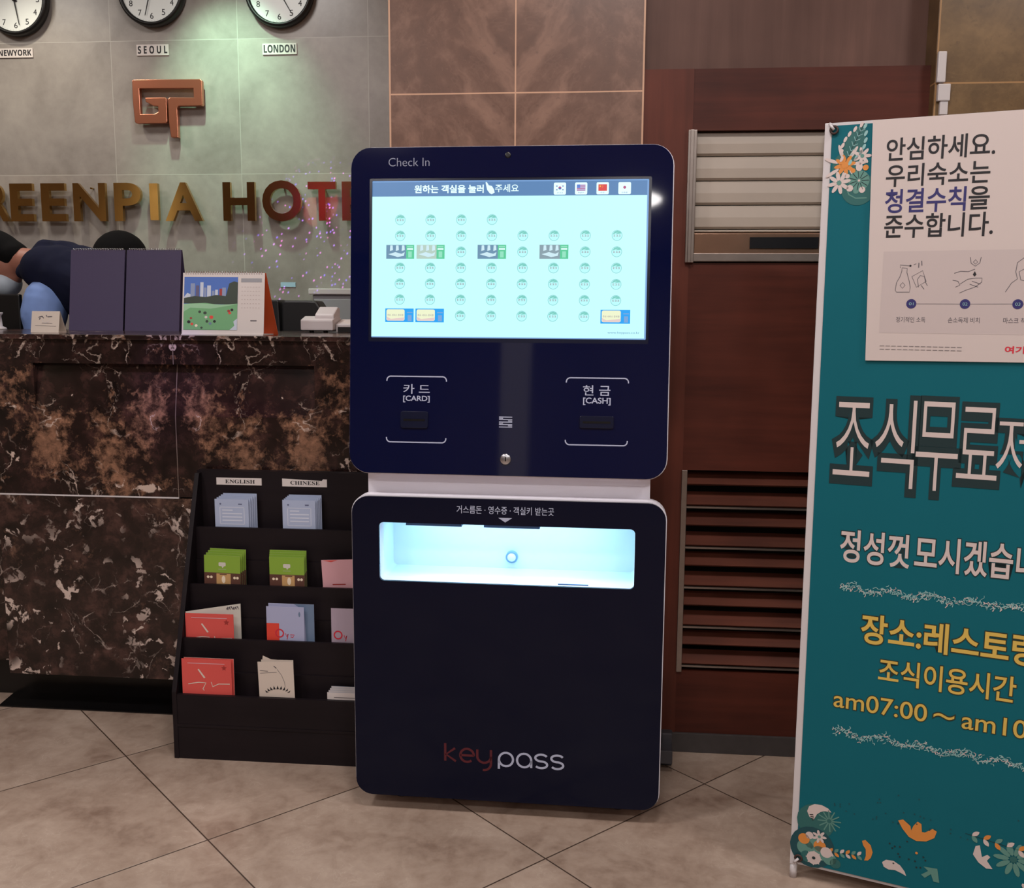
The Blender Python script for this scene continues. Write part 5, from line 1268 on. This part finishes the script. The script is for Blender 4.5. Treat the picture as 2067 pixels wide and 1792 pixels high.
b.poly([(x, fz(z)) for x, z in ((.226, .165), (.236, .170), (.252, .158), (.254, .148), (.258, .160), (.266, .172), (.274, .168), (.276, .150), (.282, .150), (.297, .162), (.306, .158), (.302, .142), (.286, .130), (.266, .126), (.250, .132), (.236, .148))], y2, 'orange')
b.poly([(x, fz(z)) for x, z in ((.198, .058), (.206, .066), (.222, .067), (.236, .060), (.246, .048), (.250, .038), (.240, .042), (.226, .046), (.212, .044), (.202, .048))], y2, 'banner_white')
b.poly([(x, fz(z)) for x, z in ((.284, .070), (.312, .072), (.318, .040), (.306, .040), (.300, .056), (.288, .044), (.280, .050), (.294, .062))], y2, 'sage')
b.poly([(x, fz(z)) for x, z in ((.384, .144), (.392, .148), (.396, .130), (.398, .122), (.408, .130), (.414, .126), (.408, .116), (.414, .108), (.420, .100), (.408, .098), (.392, .108), (.380, .124))], y2, 'banner_white')
sprig(0.362, 0.168, 0.16, -.12, y2, ['sage', 'banner_white', 'orange'], 7, .018)
flower(0.458, 0.132, .034, 10, 'sage', 'sage_dark', y2, 0, .3, .6)
for k in range(14): b.disc(0.255 + rnd.uniform(-.045, .04), fz(.10 + rnd.uniform(-.04, .03)), .0022, y2, 'teal_deep', 6)
for k in range(40): b.disc(0.08 + 0.42 * rnd.random(), fz(.155 + .075 * rnd.random() ** 2), .0018, y2, 'teal_dark', 6)
b.disc(0.268, fz(.098), .003, y3, 'orange', 8)
for x0_ in (.50, .54): flower(x0_, 0.06, .03, 8, 'banner_white', 'orange', y2); 
leafp(0.50, 0.10, .07, .014, .8, y2, 'sage', 'teal_deep'); leafp(.45, .03, .05, .012, .3, y2, 'orange')
tag(b.build('banner_sheet', t, weld=False), 'teal printed sheet with white and yellow Korean lettering and flower ornaments')
for x, z in ((0.016, 1.668), (BW - .016, 1.668), (0.016, 0.022), (BW - .016, 0.022)):
    g = MB().tube([(x + .0075 * math.cos(a), -0.009, fz(z) + .0075 * math.sin(a)) for a in [2 * PI * k / 14 for k in range(15)]], 0.0024, 'cord_brown', 6, False).build('eyelet', t)
    sx = -1 if x < .3 else 1; sz = 1 if z > 1 else -1
    MB().tube([(x, -0.011, fz(z)), (x + sx * .006, -0.012, fz(z) + sz * .008), (x + sx * .010, -0.006, fz(z) + sz * .014)], 0.0028, 'white_plastic', 8).build('tie', g)
# white notice board fixed over the top of the banner
o = empty('notice_poster', (0.4642, 2.2151, 0.0), 'white hygiene notice poster with black and navy Korean text covering the banner top', 'poster', (0, 0, BA))
m = MB(); PY = -0.0098
pl_ = [(0.1035, 1.186), (0.53, 1.192), (0.522, 1.682), (0.0925, 1.682)]
m.prism([(x, fz(z)) for x, z in pl_], PY, PY + .0022, 'poster')
q = PY - .0004
m.text('안심하세요.', 0.123, 0.325, fz(1.598), fz(1.643), q, 'ink', 0.014)
m.text('우리숙소는', 0.125, 0.319, fz(1.546), fz(1.590), q, 'ink', 0.014)
m.text('청결수칙', 0.126, 0.278, fz(1.493), fz(1.540), q, 'navy_ink', 0.016)
m.text('을', 0.284, 0.321, fz(1.495), fz(1.539), q, 'ink', 0.014)
m.text('준수합니다.', 0.127, 0.331, fz(1.442), fz(1.489), q, 'ink', 0.014)
m.rect(0.128, 0.510, fz(1.245), fz(1.414), PY - .0002, 'poster_panel')
def dr(pts, w=.0012, closed=False): m.ribbon([(x, fz(z)) for x, z in pts], w, q, 'ink_soft', closed)
# spray bottle
dr([(.158, 1.330), (.155, 1.334), (.157, 1.350), (.163, 1.362), (.166, 1.374), (.166, 1.380), (.176, 1.379), (.176, 1.370), (.181, 1.354), (.184, 1.340), (.183, 1.330)], closed=True)
dr([(.163, 1.380), (.162, 1.386), (.180, 1.384)]); dr([(.169, 1.350), (.174, 1.344), (.169, 1.338), (.164, 1.344)], closed=True)
m.disc(.182, fz(1.384), .0022, q, 'ink', 8); dr([(.188, 1.386), (.193, 1.388)]); dr([(.198, 1.380), (.198, 1.390)], .0018); dr([(.204, 1.384), (.203, 1.394)], .0018)
dr([(.186, 1.362), (.206, 1.374), (.214, 1.352), (.196, 1.340)], closed=True); dr([(.200, 1.340), (.197, 1.356), (.202, 1.364), (.210, 1.362), (.213, 1.350), (.217, 1.343)]); dr([(.205, 1.344), (.211, 1.336)])
# hands under a tap
dr([(.266, 1.368), (.278, 1.372), (.292, 1.371), (.304, 1.376)]); dr([(.264, 1.354), (.274, 1.352), (.278, 1.344), (.270, 1.340)]); dr([(.278, 1.346), (.292, 1.356), (.306, 1.358), (.318, 1.358), (.318, 1.350), (.306, 1.340), (.290, 1.334), (.278, 1.328)])
dr([(.300, 1.352), (.316, 1.346)]); dr([(.296, 1.346), (.312, 1.340)])
m.poly([(.304, fz(1.372)), (.3005, fz(1.365)), (.304, fz(1.361)), (.3075, fz(1.365))], q, 'ink'); dr([(.294, 1.400), (.296, 1.388), (.304, 1.382), (.312, 1.388), (.314, 1.400)]); dr([(.304, 1.395), (.300, 1.390), (.304, 1.386), (.308, 1.390)], closed=True)
# masked head
dr([(.362, 1.330), (.372, 1.348), (.382, 1.356), (.378, 1.370), (.380, 1.388), (.392, 1.398), (.408, 1.398), (.418, 1.386), (.418, 1.362), (.410, 1.346), (.424, 1.334)]); dr([(.384, 1.370), (.394, 1.376), (.408, 1.374), (.414, 1.362), (.402, 1.350), (.388, 1.354)], closed=True)
dr([(.455, 1.335), (.455, 1.385), (.49, 1.385), (.49, 1.335)], closed=True); dr([(.46, 1.36), (.485, 1.36)])
dr([(.196, 1.306), (.282, 1.306)], .0009); dr([(.298, 1.306), (.378, 1.3065)], .0009); dr([(.394, 1.3065), (.474, 1.307)], .0009)
for x, s_ in ((.188, '01'), (.290, '02'), (.386, '03'), (.482, '04')):
    m.disc(x, fz(1.306), .0098, q - .0002, 'navy_ink', 20); m.text(s_, x - .0045, x + .0045, fz(1.303), fz(1.309), q - .0005, 'foam')
m.text('정기적인 소독', .160, .217, fz(1.2675), fz(1.279), q, 'ink_soft', .004); m.text('손소독제 비치', .260, .319, fz(1.2675), fz(1.279), q, 'ink_soft', .004); m.text('마스크 착용', .362, .412, fz(1.2675), fz(1.279), q, 'ink_soft', .004)
for zz in (1.217, 1.210):
    for k in range(14): m.rect(.131 + k * .0115, .140 + k * .0115, fz(zz), fz(zz) + .0013, q, 'grey_line')
m.text('여기', .3695, .404, fz(1.208), fz(1.222), q, 'red_ink', .03)
m.build('printed_sheet', o, weld=False)
